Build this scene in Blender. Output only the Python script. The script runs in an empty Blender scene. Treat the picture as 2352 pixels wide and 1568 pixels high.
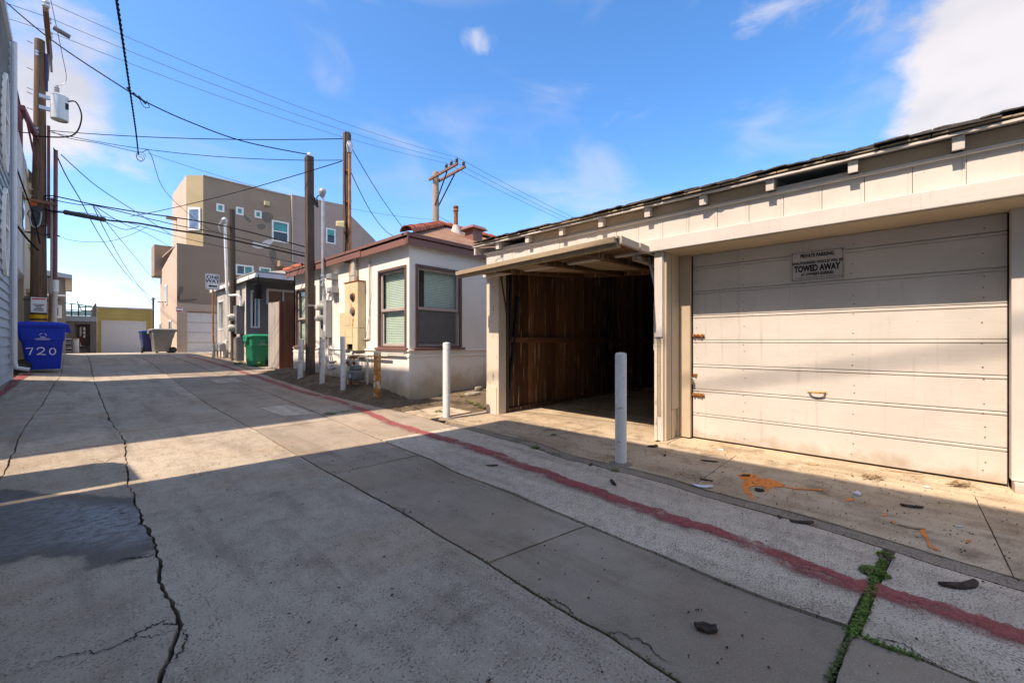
import bpy, math, random
from mathutils import Vector, Matrix, noise as mnoise
random.seed(11)
# ---------------------------------------------------------------- camera, sky, sun, exposure
FPX = 950.0                      # focal length for a 2352 px wide picture
TH = math.radians(46.9)          # the camera looks this far to the right of the alley's axis (+Y)
SN, CS = math.sin(TH), math.cos(TH)
CAMZ = 1.15
sc = bpy.context.scene
COL = sc.collection
cam = bpy.data.objects.new('camera', bpy.data.cameras.new('camera'))
COL.objects.link(cam)
cam.location = (0, 0, CAMZ)
cam.rotation_euler = (math.pi/2, 0, -TH)
cam.data.sensor_width = 36.0
cam.data.lens = 36.0*FPX/2352.0
cam.data.clip_start = 0.05
cam.data.clip_end = 3000
sc.camera = cam
sc.render.engine = 'CYCLES'
sc.cycles.use_denoising = True
sc.cycles.max_bounces = 6
sc.cycles.diffuse_bounces = 3
sc.cycles.glossy_bounces = 2
sc.cycles.transmission_bounces = 2
sc.cycles.transparent_max_bounces = 6
sc.cycles.use_adaptive_sampling = True
sc.cycles.adaptive_threshold = 0.02
sc.cycles.sample_clamp_indirect = 6.0
sc.view_settings.view_transform = 'Standard'
sc.view_settings.look = 'None'
sc.view_settings.gamma = 1.0
sc.view_settings.use_curve_mapping = False
sc.view_settings.exposure = 1.70
sc.view_settings.use_white_balance = True          # the photograph is balanced warm, for the shade
sc.view_settings.white_balance_temperature = 8300
sc.view_settings.white_balance_tint = 18

SUN_TAN = 1.35
LIGHT = Vector((1.0, -0.10, -SUN_TAN)).normalized()      # direction in which sunlight travels
SUN_EL = math.asin(-LIGHT.z)
sun = bpy.data.objects.new('sun', bpy.data.lights.new('sun', 'SUN'))
COL.objects.link(sun)
sun.data.energy = 2.05
sun.data.angle = math.radians(0.55)
sun.data.color = (1.0, 0.975, 0.94)
sun.rotation_euler = LIGHT.to_track_quat('-Z', 'Y').to_euler()
sun.location = (-20, 2, 30)

def pdir(u, v):
    k = (u-1176.0)/FPX
    return Vector((SN+k*CS, CS-k*SN, (784.0-v)/FPX))

world = bpy.data.worlds.new('World')
sc.world = world
world.use_nodes = True
wn, wl = world.node_tree.nodes, world.node_tree.links
wn.clear()
def wnode(t, **kw):
    n = wn.new(t)
    for k, v in kw.items(): setattr(n, k, v)
    return n
def wmath(op, a, b=None, clamp=False):
    n = wnode('ShaderNodeMath', operation=op, use_clamp=clamp)
    for i, x in enumerate((a, b)):
        if x is None: continue
        if isinstance(x, (int, float)): n.inputs[i].default_value = x
        else: wl.new(x, n.inputs[i])
    return n.outputs[0]
sky = wnode('ShaderNodeTexSky', sky_type='NISHITA', sun_disc=False)
sky.sun_elevation = SUN_EL
sky.sun_rotation = math.atan2(-LIGHT.x, -LIGHT.y)
sky.altitude = 0
sky.air_density = 0.65
sky.dust_density = 0.6
sky.ozone_density = 2.6
hs = wnode('ShaderNodeHueSaturation')
hs.inputs['Saturation'].default_value = 1.3
wl.new(sky.outputs[0], hs.inputs['Color'])
tc = wnode('ShaderNodeTexCoord')
mp = wnode('ShaderNodeMapping'); mp.inputs['Scale'].default_value = (1, 1, 2.0)
wl.new(tc.outputs['Generated'], mp.inputs['Vector'])
nz = wnode('ShaderNodeTexNoise'); nz.inputs['Scale'].default_value = 5.5; nz.inputs['Detail'].default_value = 6; nz.inputs['Roughness'].default_value = 0.62; nz.inputs['Distortion'].default_value = 0.35
wl.new(mp.outputs[0], nz.inputs['Vector'])
nz2 = wnode('ShaderNodeTexNoise'); nz2.inputs['Scale'].default_value = 4.2; nz2.inputs['Detail'].default_value = 3
wl.new(mp.outputs[0], nz2.inputs['Vector'])
# cloud banks: (pixel direction, angular radius, weight)
BANKS = [(2460, 100, 10, .55), (2440, 330, 10, .60), (1850, -60, 9, .34), (1085, 100, 1.8, .22), (1120, 94, 1.8, .22), (1150, 108, 1.8, .14), (150, 90, 4.5, .34), (190, 330, 5.5, .42), (60, 250, 5, .34), (230, 690, 5, .36), (330, 640, 5, .30), (1020, 280, 5, .14), (2050, 260, 8, .16)]
# unseen cloud banks, added beyond the edge clouds as white fill light: (azimuth from the alley axis, elevation, radius, weight)
FILL_BANKS = [(128, 34, 34, .62), (175, 36, 34, .58), (-38, 36, 34, .58), (-85, 34, 30, .52)]
acc = None
for (u, v, r, w) in BANKS+[(a, None, (e_, r_), w_) for a, e_, r_, w_ in FILL_BANKS]:
    if v is None:
        az, el = math.radians(u), math.radians(r[0]); r = r[1]; c = Vector((math.sin(az)*math.cos(el), math.cos(az)*math.cos(el), math.sin(el)))
    else: c = pdir(u, v).normalized()
    d = wnode('ShaderNodeVectorMath', operation='DOT_PRODUCT')
    wl.new(tc.outputs['Generated'], d.inputs[0]); d.inputs[1].default_value = c
    mr = wnode('ShaderNodeMapRange', interpolation_type='SMOOTHSTEP')
    wl.new(d.outputs['Value'], mr.inputs['Value'])
    mr.inputs['From Min'].default_value = math.cos(math.radians(r*1.25)); mr.inputs['From Max'].default_value = math.cos(math.radians(r*.3))
    mr.inputs['To Max'].default_value = w
    acc = mr.outputs[0] if acc is None else wmath('ADD', acc, mr.outputs[0])
veil = wmath('MULTIPLY', wmath('SUBTRACT', nz2.outputs['Fac'], .5), .35)
tot = wmath('ADD', wmath('ADD', wmath('ADD', wmath('MULTIPLY', wmath('SUBTRACT', nz.outputs['Fac'], .5), 1.55), .5), acc), veil)
cm = wnode('ShaderNodeMapRange', interpolation_type='SMOOTHSTEP')
wl.new(tot, cm.inputs['Value'])
cm.inputs['From Min'].default_value = .77; cm.inputs['From Max'].default_value = 1.36; cm.inputs['To Max'].default_value = .93
v2 = wnode('ShaderNodeMapRange', interpolation_type='SMOOTHSTEP'); mp2 = wnode('ShaderNodeMapping'); mp2.inputs['Scale'].default_value = (1.0, 1.6, 3.4); mp2.inputs['Rotation'].default_value = (.2, .1, .5)
wl.new(tc.outputs['Generated'], mp2.inputs['Vector']); nz3 = wnode('ShaderNodeTexNoise'); nz3.inputs['Scale'].default_value = 2.6; nz3.inputs['Detail'].default_value = 4; nz3.inputs['Distortion'].default_value = .6; wl.new(mp2.outputs[0], nz3.inputs['Vector'])
wl.new(nz3.outputs['Fac'], v2.inputs['Value']); v2.inputs['From Min'].default_value = .46; v2.inputs['From Max'].default_value = .72; v2.inputs['To Max'].default_value = .30
mix = wnode('ShaderNodeMixRGB'); wl.new(wmath('MAXIMUM', cm.outputs[0], v2.outputs[0]), mix.inputs['Fac'])
wl.new(hs.outputs[0], mix.inputs['Color1'])
cc = wnode('ShaderNodeMixRGB'); cc.inputs['Color1'].default_value = (1.28, 1.52, 1.95, 1); cc.inputs['Color2'].default_value = (1.74, 1.95, 2.3, 1)
cr_ = wnode('ShaderNodeMapRange', interpolation_type='SMOOTHSTEP'); wl.new(nz2.outputs['Fac'], cr_.inputs['Value']); cr_.inputs['From Min'].default_value = .35; cr_.inputs['From Max'].default_value = .62; wl.new(cr_.outputs[0], cc.inputs['Fac']); wl.new(cc.outputs[0], mix.inputs['Color2'])
world.cycles.sampling_method = 'MANUAL'; world.cycles.sample_map_resolution = 512
bg = wnode('ShaderNodeBackground'); bg.inputs['Strength'].default_value = .15
wl.new(mix.outputs[0], bg.inputs['Color'])
wo = wnode('ShaderNodeOutputWorld'); wl.new(bg.outputs[0], wo.inputs['Surface'])

# ---------------------------------------------------------------- terrain and pixel-to-place helpers
def lerp(a, b, f): return a+(b-a)*f
def sstep(x): x = max(0., min(1., x)); return x*x*(3-2*x)
ETAB = [(-500, 0), (4.5, 0), (8, .07), (12, .17), (15, .28), (19, .44), (24, .55), (28, .58), (40, .38), (60, .3), (900, .3)]
def E(t, s):
    z = 0
    for (a, ea), (b, eb) in zip(ETAB, ETAB[1:]):
        if a <= s <= b: z = lerp(ea, eb, (s-a)/(b-a)); break
    return z + .085*max(0., min(1.4, .4-t))*sstep((s-6)/8)
def bank(t, s):
    return .2*sstep((t-3.45)/.75)*sstep((s-6.0)/2.6)*(1-sstep((s-12.2)/2.2)) + (.10*sstep((t-4.6)/1.2) if 5.3 < s < 7.2 else 0)
def G(t, s): return E(t, s)+bank(t, s)
CAM = Vector((0, 0, CAMZ))
def pz(u, v, z): return CAM+pdir(u, v)*z
def pt(u, v, t): d = pdir(u, v); return CAM+d*(t/d.x)
def ps(u, v, s): d = pdir(u, v); return CAM+d*(s/d.y)
def ph(u, v, h): d = pdir(u, v); return CAM+d*((h-CAMZ)/d.z)
def pg(u, v):
    d = pdir(u, v); z = .3
    while z < 80:
        p = CAM+d*z
        if p.z <= G(p.x, p.y): return p
        z += .01
    return p

# ---------------------------------------------------------------- mesh building
class MB:
    def __init__(self): self.v = []; self.f = []
    def add(self, vs, fs):
        o = len(self.v); self.v += [Vector(x) for x in vs]; self.f += [tuple(i+o for i in f) for f in fs]; return self
    def box(self, x0, x1, y0, y1, z0, z1):
        return self.add([(x0,y0,z0),(x1,y0,z0),(x1,y1,z0),(x0,y1,z0),(x0,y0,z1),(x1,y0,z1),(x1,y1,z1),(x0,y1,z1)],
                        [(0,3,2,1),(4,5,6,7),(0,1,5,4),(1,2,6,5),(2,3,7,6),(3,0,4,7)])
    def hexa(self, p):                       # 8 corners: bottom ring then top ring
        return self.add(p, [(0,3,2,1),(4,5,6,7),(0,1,5,4),(1,2,6,5),(2,3,7,6),(3,0,4,7)])
    def bar(self, p0, p1, w, h, up=(0,0,1)):
        p0, p1 = Vector(p0), Vector(p1); d = (p1-p0).normalized(); up = Vector(up)
        if abs(d.dot(up)) > .99: up = Vector((0,1,0))
        a = d.cross(up).normalized()*(w/2); b = a.cross(d).normalized()*(h/2)
        return self.hexa([p0-a-b,p0+a-b,p0+a+b,p0-a+b, p1-a-b,p1+a-b,p1+a+b,p1-a+b])
    def tube(self, pts, r, n=8, caps=True):
        pts = [Vector(p) for p in pts]; rs = r if isinstance(r, (list, tuple)) else [r]*len(pts)
        o = len(self.v); ref = Vector((0,0,1)); prev = None
        for i, p in enumerate(pts):
            d = (pts[min(i+1,len(pts)-1)]-pts[max(i-1,0)]).normalized()
            if prev is None:
                a = d.cross(ref)
                if a.length < .05: a = d.cross(Vector((0,1,0)))
            else: a = prev-d*prev.dot(d)
            a.normalize(); prev = a; b = d.cross(a)
            for k in range(n):
                an = 2*math.pi*k/n; self.v.append(p+(a*math.cos(an)+b*math.sin(an))*rs[i])
        for i in range(len(pts)-1):
            for k in range(n):
                self.f.append((o+i*n+k, o+i*n+(k+1)%n, o+(i+1)*n+(k+1)%n, o+(i+1)*n+k))
        if caps:
            self.f.append(tuple(o+k for k in range(n))[::-1]); self.f.append(tuple(o+(len(pts)-1)*n+k for k in range(n)))
        return self
    def cyl(self, p0, p1, r0, r1=None, n=12): return self.tube([p0, p1], [r0, r0 if r1 is None else r1], n)
    def prism(self, poly, off):
        poly = [Vector(p) for p in poly]; off = Vector(off); n = len(poly)
        return self.add(poly+[p+off for p in poly], [tuple(range(n))[::-1], tuple(range(n, 2*n))]+[(i,(i+1)%n,n+(i+1)%n,n+i) for i in range(n)])
    def grid(self, fn, nu, nv):
        o = len(self.v)
        for j in range(nv+1):
            for i in range(nu+1): self.v.append(Vector(fn(i/nu, j/nv)))
        for j in range(nv):
            for i in range(nu): a = o+j*(nu+1)+i; self.f.append((a, a+1, a+nu+2, a+nu+1))
        return self
    def lathe(self, c, prof, axis=(0,0,1), n=16):
        ax = Vector(axis).normalized(); c = Vector(c); a = ax.cross(Vector((0,0,1)))
        if a.length < .05: a = Vector((1,0,0))
        a.normalize(); b = ax.cross(a); o = len(self.v); N = len(prof)
        for r, h in prof:
            for k in range(n): an = 2*math.pi*k/n; self.v.append(c+ax*h+(a*math.cos(an)+b*math.sin(an))*max(r, .0004))
        for i in range(N-1):
            for k in range(n): self.f.append((o+i*n+k, o+i*n+(k+1)%n, o+(i+1)*n+(k+1)%n, o+(i+1)*n+k))
        self.f.append(tuple(o+k for k in range(n))[::-1]); self.f.append(tuple(o+(N-1)*n+k for k in range(n))); return self
    def xf(self, fn): self.v = [Vector(fn(v)) for v in self.v]; return self
    def build(self, name, m, parent=None, smooth=False, bevel=0, origin=None, local=False):
        o = Vector((0,0,0))
        if parent is not None and not local: o = root_loc(parent)
        if parent is None and origin is not None: o = Vector(origin)
        me = bpy.data.meshes.new(name)
        me.from_pydata([tuple(v-o) for v in self.v], [], self.f)
        me.validate(); me.update()
        if m is not None: me.materials.append(m)
        if smooth:
            for p in me.polygons: p.use_smooth = True
            try: me.set_sharp_from_angle(angle=math.radians(40))
            except Exception: pass
        ob = bpy.data.objects.new(name, me); COL.objects.link(ob)
        if parent is not None: ob.parent = parent
        elif origin is not None: ob.location = o
        if bevel:
            b = ob.modifiers.new('bevel', 'BEVEL'); b.width = bevel; b.segments = 2; b.limit_method = 'ANGLE'; b.angle_limit = math.radians(50)
        return ob
def root_loc(o):
    p = Vector((0,0,0))
    while o is not None: p += o.location; o = o.parent
    return p
def tag(o, label=None, cat=None, group=None, kind=None):
    if label: o['label'] = label
    if cat: o['category'] = cat
    if group: o['group'] = group
    if kind: o['kind'] = kind
    return o
def thing(name, loc, label, cat, group=None, rz=0):
    o = bpy.data.objects.new(name, None); COL.objects.link(o); o.location = loc; o.rotation_euler.z = rz
    o.empty_display_size = .1
    return tag(o, label, cat, group)
def struct(ob): ob['kind'] = 'structure'; return ob
def copy_tree(o, parent=None):
    c = o.copy(); COL.objects.link(c); c.parent = parent
    for ch in list(o.children): copy_tree(ch, c)
    return c
def clone(ob, loc, parent=None, name=None, rz=None, scale=None):
    c = ob.copy(); COL.objects.link(c); c.location = loc
    if parent is not None: c.parent = parent
    if rz is not None: c.rotation_euler.z = rz
    if scale is not None: c.scale = scale
    return c
def B(x0, x1, y0, y1, z0, z1): return MB().box(x0, x1, y0, y1, z0, z1)
def sagged(p0, p1, sag, n=18):
    p0, p1 = Vector(p0), Vector(p1)
    return [p0.lerp(p1, i/n)-Vector((0,0,4*sag*(i/n)*(1-i/n))) for i in range(n+1)]
def smooth_path(pts, n=6):
    pts = [Vector(p) for p in pts]; out = []
    for i in range(len(pts)-1):
        p0, p1, p2, p3 = pts[max(i-1,0)], pts[i], pts[i+1], pts[min(i+2,len(pts)-1)]
        for k in range(n):
            t = k/n; out.append(.5*((2*p1)+(p2-p0)*t+(2*p0-5*p1+4*p2-p3)*t*t+(3*p1-p0-3*p2+p3)*t**3))
    return out+[pts[-1]]
# wall frames: 't' walls face the alley (-X), 's' walls face the camera's end (-Y); d = outwards
def wp(ax, pos, a, z, d=0): return Vector((pos-d, a, z)) if ax == 't' else Vector((a, pos-d, z))
def wbox(mb, ax, pos, a0, a1, z0, z1, d0, d1):
    if ax == 't': return mb.box(pos-d1, pos-d0, min(a0,a1), max(a0,a1), z0, z1)
    return mb.box(min(a0,a1), max(a0,a1), pos-d1, pos-d0, z0, z1)
def holed_wall(ax, pos, a0, a1, z0, z1, holes, deep=.1, outline=None):
    mb = MB(); As = sorted({a0, a1}|{x for h in holes for x in h[:2]}); Zs = sorted({z0, z1}|{x for h in holes for x in h[2:]})
    inside = lambda a, z: any(h[0] < a < h[1] and h[2] < z < h[3] for h in holes)
    for i in range(len(As)-1):
        for j in range(len(Zs)-1):
            if inside((As[i]+As[i+1])/2, (Zs[j]+Zs[j+1])/2): continue
            q = [wp(ax,pos,As[i],Zs[j]),wp(ax,pos,As[i+1],Zs[j]),wp(ax,pos,As[i+1],Zs[j+1]),wp(ax,pos,As[i],Zs[j+1])]
            mb.add(q, [(0,1,2,3)])
    for (h0,h1,g0,g1) in holes:
        r = [(h0,g0),(h1,g0),(h1,g1),(h0,g1)]
        for k in range(4):
            (a,z),(b,y) = r[k], r[(k+1)%4]
            mb.add([wp(ax,pos,a,z),wp(ax,pos,b,y),wp(ax,pos,b,y,-deep),wp(ax,pos,a,z,-deep)], [(0,1,2,3)])
    return mb
def weld(ob, d=.0005):
    import bmesh
    bm = bmesh.new(); bm.from_mesh(ob.data); bmesh.ops.remove_doubles(bm, verts=bm.verts, dist=d); bmesh.ops.recalc_face_normals(bm, faces=bm.faces); bm.to_mesh(ob.data); bm.free(); return ob
def ring(ax, pos, a0, a1, z0, z1, w, d0, d1):        # a rectangular frame as one closed mesh
    mb = MB(); o = [(a0,z0),(a1,z0),(a1,z1),(a0,z1)]; sg = 1 if a1 > a0 else -1
    i = [(a0+w*sg,z0+w),(a1-w*sg,z0+w),(a1-w*sg,z1-w),(a0+w*sg,z1-w)]
    vs = [wp(ax,pos,a,z,d) for d in (d0,d1) for L in (o,i) for a,z in L]
    fs = []
    for k in range(4):
        n = (k+1)%4
        fs += [(8+k,8+n,12+n,12+k),(k,4+k,4+n,n),(k,n,8+n,8+k),(4+k,12+k,12+n,4+n)]
    return mb.add(vs, fs)
# ---------------------------------------------------------------- materials
def rgb(c): return (c[0], c[1], c[2], 1)
class NT:
    def __init__(self, name):
        self.m = bpy.data.materials.new(name); self.m.use_nodes = True
        self.n, self.l = self.m.node_tree.nodes, self.m.node_tree.links
        self.bsdf = self.n['Principled BSDF']; self.out = self.n['Material Output']
        self.geo = self.n.new('ShaderNodeNewGeometry'); self.pos = self.geo.outputs['Position']
    def map(self, scale=(1,1,1), loc=(0,0,0), rot=(0,0,0)):
        m = self.n.new('ShaderNodeMapping'); m.inputs['Scale'].default_value = scale; m.inputs['Location'].default_value = loc; m.inputs['Rotation'].default_value = rot
        self.l.new(self.pos, m.inputs['Vector']); return m.outputs[0]
    def noise(self, scale, vec=None, detail=4, rough=.6, dist=0):
        n = self.n.new('ShaderNodeTexNoise'); n.inputs['Scale'].default_value = scale; n.inputs['Detail'].default_value = detail
        n.inputs['Roughness'].default_value = rough; n.inputs['Distortion'].default_value = dist
        self.l.new(vec or self.pos, n.inputs['Vector']); return n.outputs['Fac']
    def voro(self, scale, vec=None, feature='F1'):
        n = self.n.new('ShaderNodeTexVoronoi'); n.feature = feature; n.inputs['Scale'].default_value = scale
        self.l.new(vec or self.pos, n.inputs['Vector']); return n.outputs['Distance']
    def rng(self, x, a, b, c=0, d=1, smooth=True):
        n = self.n.new('ShaderNodeMapRange'); n.interpolation_type = 'SMOOTHSTEP' if smooth else 'LINEAR'
        self.l.new(x, n.inputs['Value'])
        for k, v in zip(('From Min','From Max','To Min','To Max'), (a,b,c,d)): n.inputs[k].default_value = v
        return n.outputs[0]
    def math(self, op, a, b=None, clamp=False):
        n = self.n.new('ShaderNodeMath'); n.operation = op; n.use_clamp = clamp
        for i, x in enumerate((a, b)):
            if x is None: continue
            if isinstance(x, (int, float)): n.inputs[i].default_value = x
            else: self.l.new(x, n.inputs[i])
        return n.outputs[0]
    def mix(self, fac, a, b, mode='MIX'):
        n = self.n.new('ShaderNodeMixRGB'); n.blend_type = mode
        for k, x in zip(('Fac','Color1','Color2'), (fac, a, b)):
            if isinstance(x, tuple): n.inputs[k].default_value = rgb(x)
            elif isinstance(x, (int, float)): n.inputs[k].default_value = x
            else: self.l.new(x, n.inputs[k])
        return n.outputs[0]
    def xyz(self, vec=None):
        n = self.n.new('ShaderNodeSeparateXYZ'); self.l.new(vec or self.pos, n.inputs[0]); return n.outputs
    def rand(self):
        return self.n.new('ShaderNodeObjectInfo').outputs['Random']
    def bump(self, h, strength=.3, dist=.01):
        n = self.n.new('ShaderNodeBump'); n.inputs['Strength'].default_value = strength; n.inputs['Distance'].default_value = dist
        self.l.new(h, n.inputs['Height']); self.l.new(n.outputs[0], self.bsdf.inputs['Normal']); return self
    def set(self, color=None, rough=None, metal=None, alpha=None, spec=None, trans=None):
        for k, x in (('Base Color',color),('Roughness',rough),('Metallic',metal),('Alpha',alpha),('Specular IOR Level',spec),('Transmission Weight',trans)):
            if x is None: continue
            if isinstance(x, tuple): self.bsdf.inputs[k].default_value = rgb(x)
            elif isinstance(x, (int, float)): self.bsdf.inputs[k].default_value = x
            else: self.l.new(x, self.bsdf.inputs[k])
        return self.m
def simple(name, c, rough=.6, metal=0, var=.18, scale=6, bump=.08, bscale=60, dirt=None, dscale=3, dlo=.55, dhi=.75, stretch=(1,1,1), rnd=0, spec=.4):
    k = NT(name); vec = k.map(stretch)
    a = tuple(x*(1-var) for x in c); b = tuple(min(1, x*(1+var)) for x in c)
    col = k.mix(k.rng(k.noise(scale, vec, 6), .3, .7), a, b)
    if dirt: col = k.mix(k.rng(k.noise(dscale, vec, 7, .65), dlo, dhi), col, dirt)
    if rnd: col = k.mix(k.math('MULTIPLY', k.rand(), rnd), col, tuple(x*.45 for x in c))
    if bump: k.bump(k.noise(bscale, vec, 5), bump, .01)
    return k.set(col, rough, metal, spec=spec)
def concrete(name, base, light, dark, pit=.5, pit_scale=110, stain=(.10,.085,.065), stain_amt=.5, wet=False, warm=None, thr=.56):
    k = NT(name)
    big = k.noise(.55, detail=6, rough=.65); mid = k.noise(3.2, detail=7, rough=.7); fine = k.noise(150, detail=2)
    col = k.mix(k.rng(big, .34, .66), base, light)
    col = k.mix(k.math('MULTIPLY', k.rng(mid, .46, .74), stain_amt), col, stain)
    if warm: col = k.mix(k.math('MULTIPLY', k.rng(k.noise(1.1, k.map(loc=(7,3,0)), 5), .48, .68), .6), col, warm)
    # long worn bands and drips along the alley
    st = k.noise(1.5, k.map((2.6,.35,1)), 6, .65)
    col = k.mix(k.math('MULTIPLY', k.rng(st, .48, .68), .5), col, stain)
    oil = k.noise(1.9, k.map(loc=(5,2,0)), 7, .72); col = k.mix(k.rng(oil, .60, .68, 0, .42), col, tuple(x*.75 for x in stain))
    n1 = k.noise(pit_scale, k.map((1,1,.2)), 3, .65); n2 = k.noise(pit_scale*.12, detail=3)
    pits = k.rng(k.math('ADD', n1, k.math('MULTIPLY', k.math('SUBTRACT', n2, .5), .30)), thr, thr+.10)
    col = k.mix(k.math('MULTIPLY', pits, pit), col, dark)
    agg = k.rng(k.noise(pit_scale*.8, k.map((1,1,.2), (3,9,0)), 2), .60, .70, 0, .5)
    col = k.mix(agg, col, tuple(min(.75, x*1.5) for x in light))
    # scattered dark spots of gum and oil, irregular
    sp = k.math('MULTIPLY', k.rng(k.noise(11, k.map(loc=(2.2,.4,0)), 5, .75), .69, .74), .75)
    col = k.mix(sp, col, tuple(x*.7 for x in dark))
    col = k.mix(k.math('MULTIPLY', k.rand(), .28), col, stain)      # no two slabs were poured alike
    rough = .88
    h = k.math('ADD', k.math('MULTIPLY', k.math('SUBTRACT', 1.0, pits), .8), k.math('MULTIPLY', fine, .6))
    if wet:
        # water lying against the gutter crack
        x, y, z = k.xyz()
        wob = k.math('MULTIPLY', k.math('SUBTRACT', k.noise(2.6, detail=6, rough=.6), .5), .75)
        yl = k.math('ADD', k.math('ADD', y, k.math('MULTIPLY', x, .73)), wob); yh = k.math('ADD', k.math('ADD', y, k.math('MULTIPLY', x, 1.5)), k.math('MULTIPLY', wob, .7))
        lo = k.math('SUBTRACT', yl, 3.08); hi = k.math('SUBTRACT', 4.62, yh); dd = k.math('MINIMUM', lo, hi)
        w = k.rng(dd, .0, .13); film = k.math('MULTIPLY', k.rng(dd, .10, .45), k.rng(k.noise(14, k.map((1,1.6,1)), 6, .7), .34, .56))
        col = k.mix(w, col, k.mix(.70, col, (.012,.011,.010)))
        rough = k.math('SUBTRACT', .88, k.math('ADD', k.math('MULTIPLY', w, .18), k.math('MULTIPLY', film, .40)))
    k.bump(h, .55, .005)
    return k.set(col, rough, spec=.4)
M = {}
AC = dict(base=(.39,.325,.24), light=(.51,.43,.325), dark=(.085,.07,.052), pit=.8, pit_scale=95, stain=(.18,.143,.10), warm=(.36,.265,.17), thr=.55)
M['alley'] = concrete('alley_concrete', **AC); M['alley_wet'] = concrete('wet_alley_concrete', wet=True, **AC)
M['smooth'] = concrete('smooth_concrete', (.29,.237,.175), (.41,.34,.258), (.11,.088,.065), .45, 120, stain=(.165,.128,.088), stain_amt=.65, warm=(.31,.22,.14), thr=.60)
M['agg'] = concrete('aggregate_concrete', (.58,.49,.37), (.70,.60,.465), (.11,.088,.066), .75, 105, stain=(.27,.215,.155), stain_amt=.55, thr=.51)
M['apron'] = concrete('apron_concrete', (.49,.385,.265), (.62,.50,.35), (.14,.10,.064), .55, 90, stain=(.16,.108,.062), stain_amt=.95, warm=(.33,.22,.128), thr=.57)
M['seam'] = concrete('seam_mortar', (.24,.20,.15), (.33,.275,.21), (.06,.05,.04), .7, 70, thr=.53)
M['street'] = concrete('street_concrete', (.40,.35,.28), (.48,.42,.34), (.18,.155,.12), .3, 60)
M['ground'] = simple('packed_soil', (.085,.068,.05), .95, var=.4, scale=9, bump=.5, bscale=70)
def dirt_mat():
    k = NT('dirt'); a = k.noise(5, detail=8, rough=.7); b = k.noise(60, detail=4, rough=.7); c = k.voro(55)
    col = k.mix(k.rng(a, .3, .7), (.15,.105,.065), (.30,.23,.15)); col = k.mix(k.rng(b, .45, .75), col, (.07,.05,.032)); col = k.mix(k.rng(c, .12, .2, .8, 0), col, (.36,.3,.22))
    k.bump(k.math('ADD', b, k.math('MULTIPLY', a, 1.5)), 1.0, .05); return k.set(col, .95, spec=.2)
M['dirt'] = dirt_mat()
def red_paint(name, c1, c2, wear, soft):
    k = NT(name); a = k.noise(2.4, k.map((3,1,1)), 7, .7); b = k.noise(55, detail=3)
    uv = k.n.new('ShaderNodeUVMap'); x = k.xyz(uv.outputs[0])
    edge = k.math('MINIMUM', x[0], k.math('SUBTRACT', 1.0, x[0]))
    lf = k.rng(k.math('ADD', x[0], k.math('MULTIPLY', k.math('SUBTRACT', k.noise(9, detail=5), .5), .5)), .02, soft)
    rt = k.rng(k.math('ADD', k.math('SUBTRACT', 1.0, x[0]), k.math('MULTIPLY', k.math('SUBTRACT', k.noise(11, k.map(loc=(4,4,0)), 5), .5), .34)), .03, .10)
    pit = k.math('MULTIPLY', k.rng(k.voro(70, k.map((1,1,.2))), .16, .34, 1, 0), k.rng(k.noise(30), .45, .62))
    al = k.math('MULTIPLY', lf, rt); al = k.math('SUBTRACT', al, k.math('MULTIPLY', pit, .7), True)
    al = k.math('MULTIPLY', al, k.rng(k.math('ADD', a, k.math('MULTIPLY', b, .3)), wear-.14, wear+.05, .16, 1))
    col = k.mix(k.rng(b, .3, .7), c1, c2)
    stain = k.rng(k.noise(1.3, k.map((6,1,1), (1,5,0)), 6), .55, .72)
    col = k.mix(k.math('MULTIPLY', stain, .5), col, (.10,.05,.045))
    col = k.mix(k.math('MULTIPLY', k.rng(k.noise(26, detail=4), .6, .75), .4), col, (.4,.3,.27))
    k.m.blend_method = 'HASHED' if hasattr(k.m, 'blend_method') else None
    k.bump(b, .3, .004); return k.set(col, .75, alpha=al, spec=.3)
M['red'] = red_paint('red_kerb_paint', (.26,.05,.052), (.36,.09,.088), .645, .62)
def spray():
    k = NT('orange_spray_paint'); b = k.noise(60, detail=3)
    return k.set(k.mix(b, (.75,.16,.012), (.88,.26,.03)), .7, alpha=k.rng(k.noise(35, detail=5, rough=.7), .36, .5, .35, 1))
M['orange'] = spray()
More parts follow.
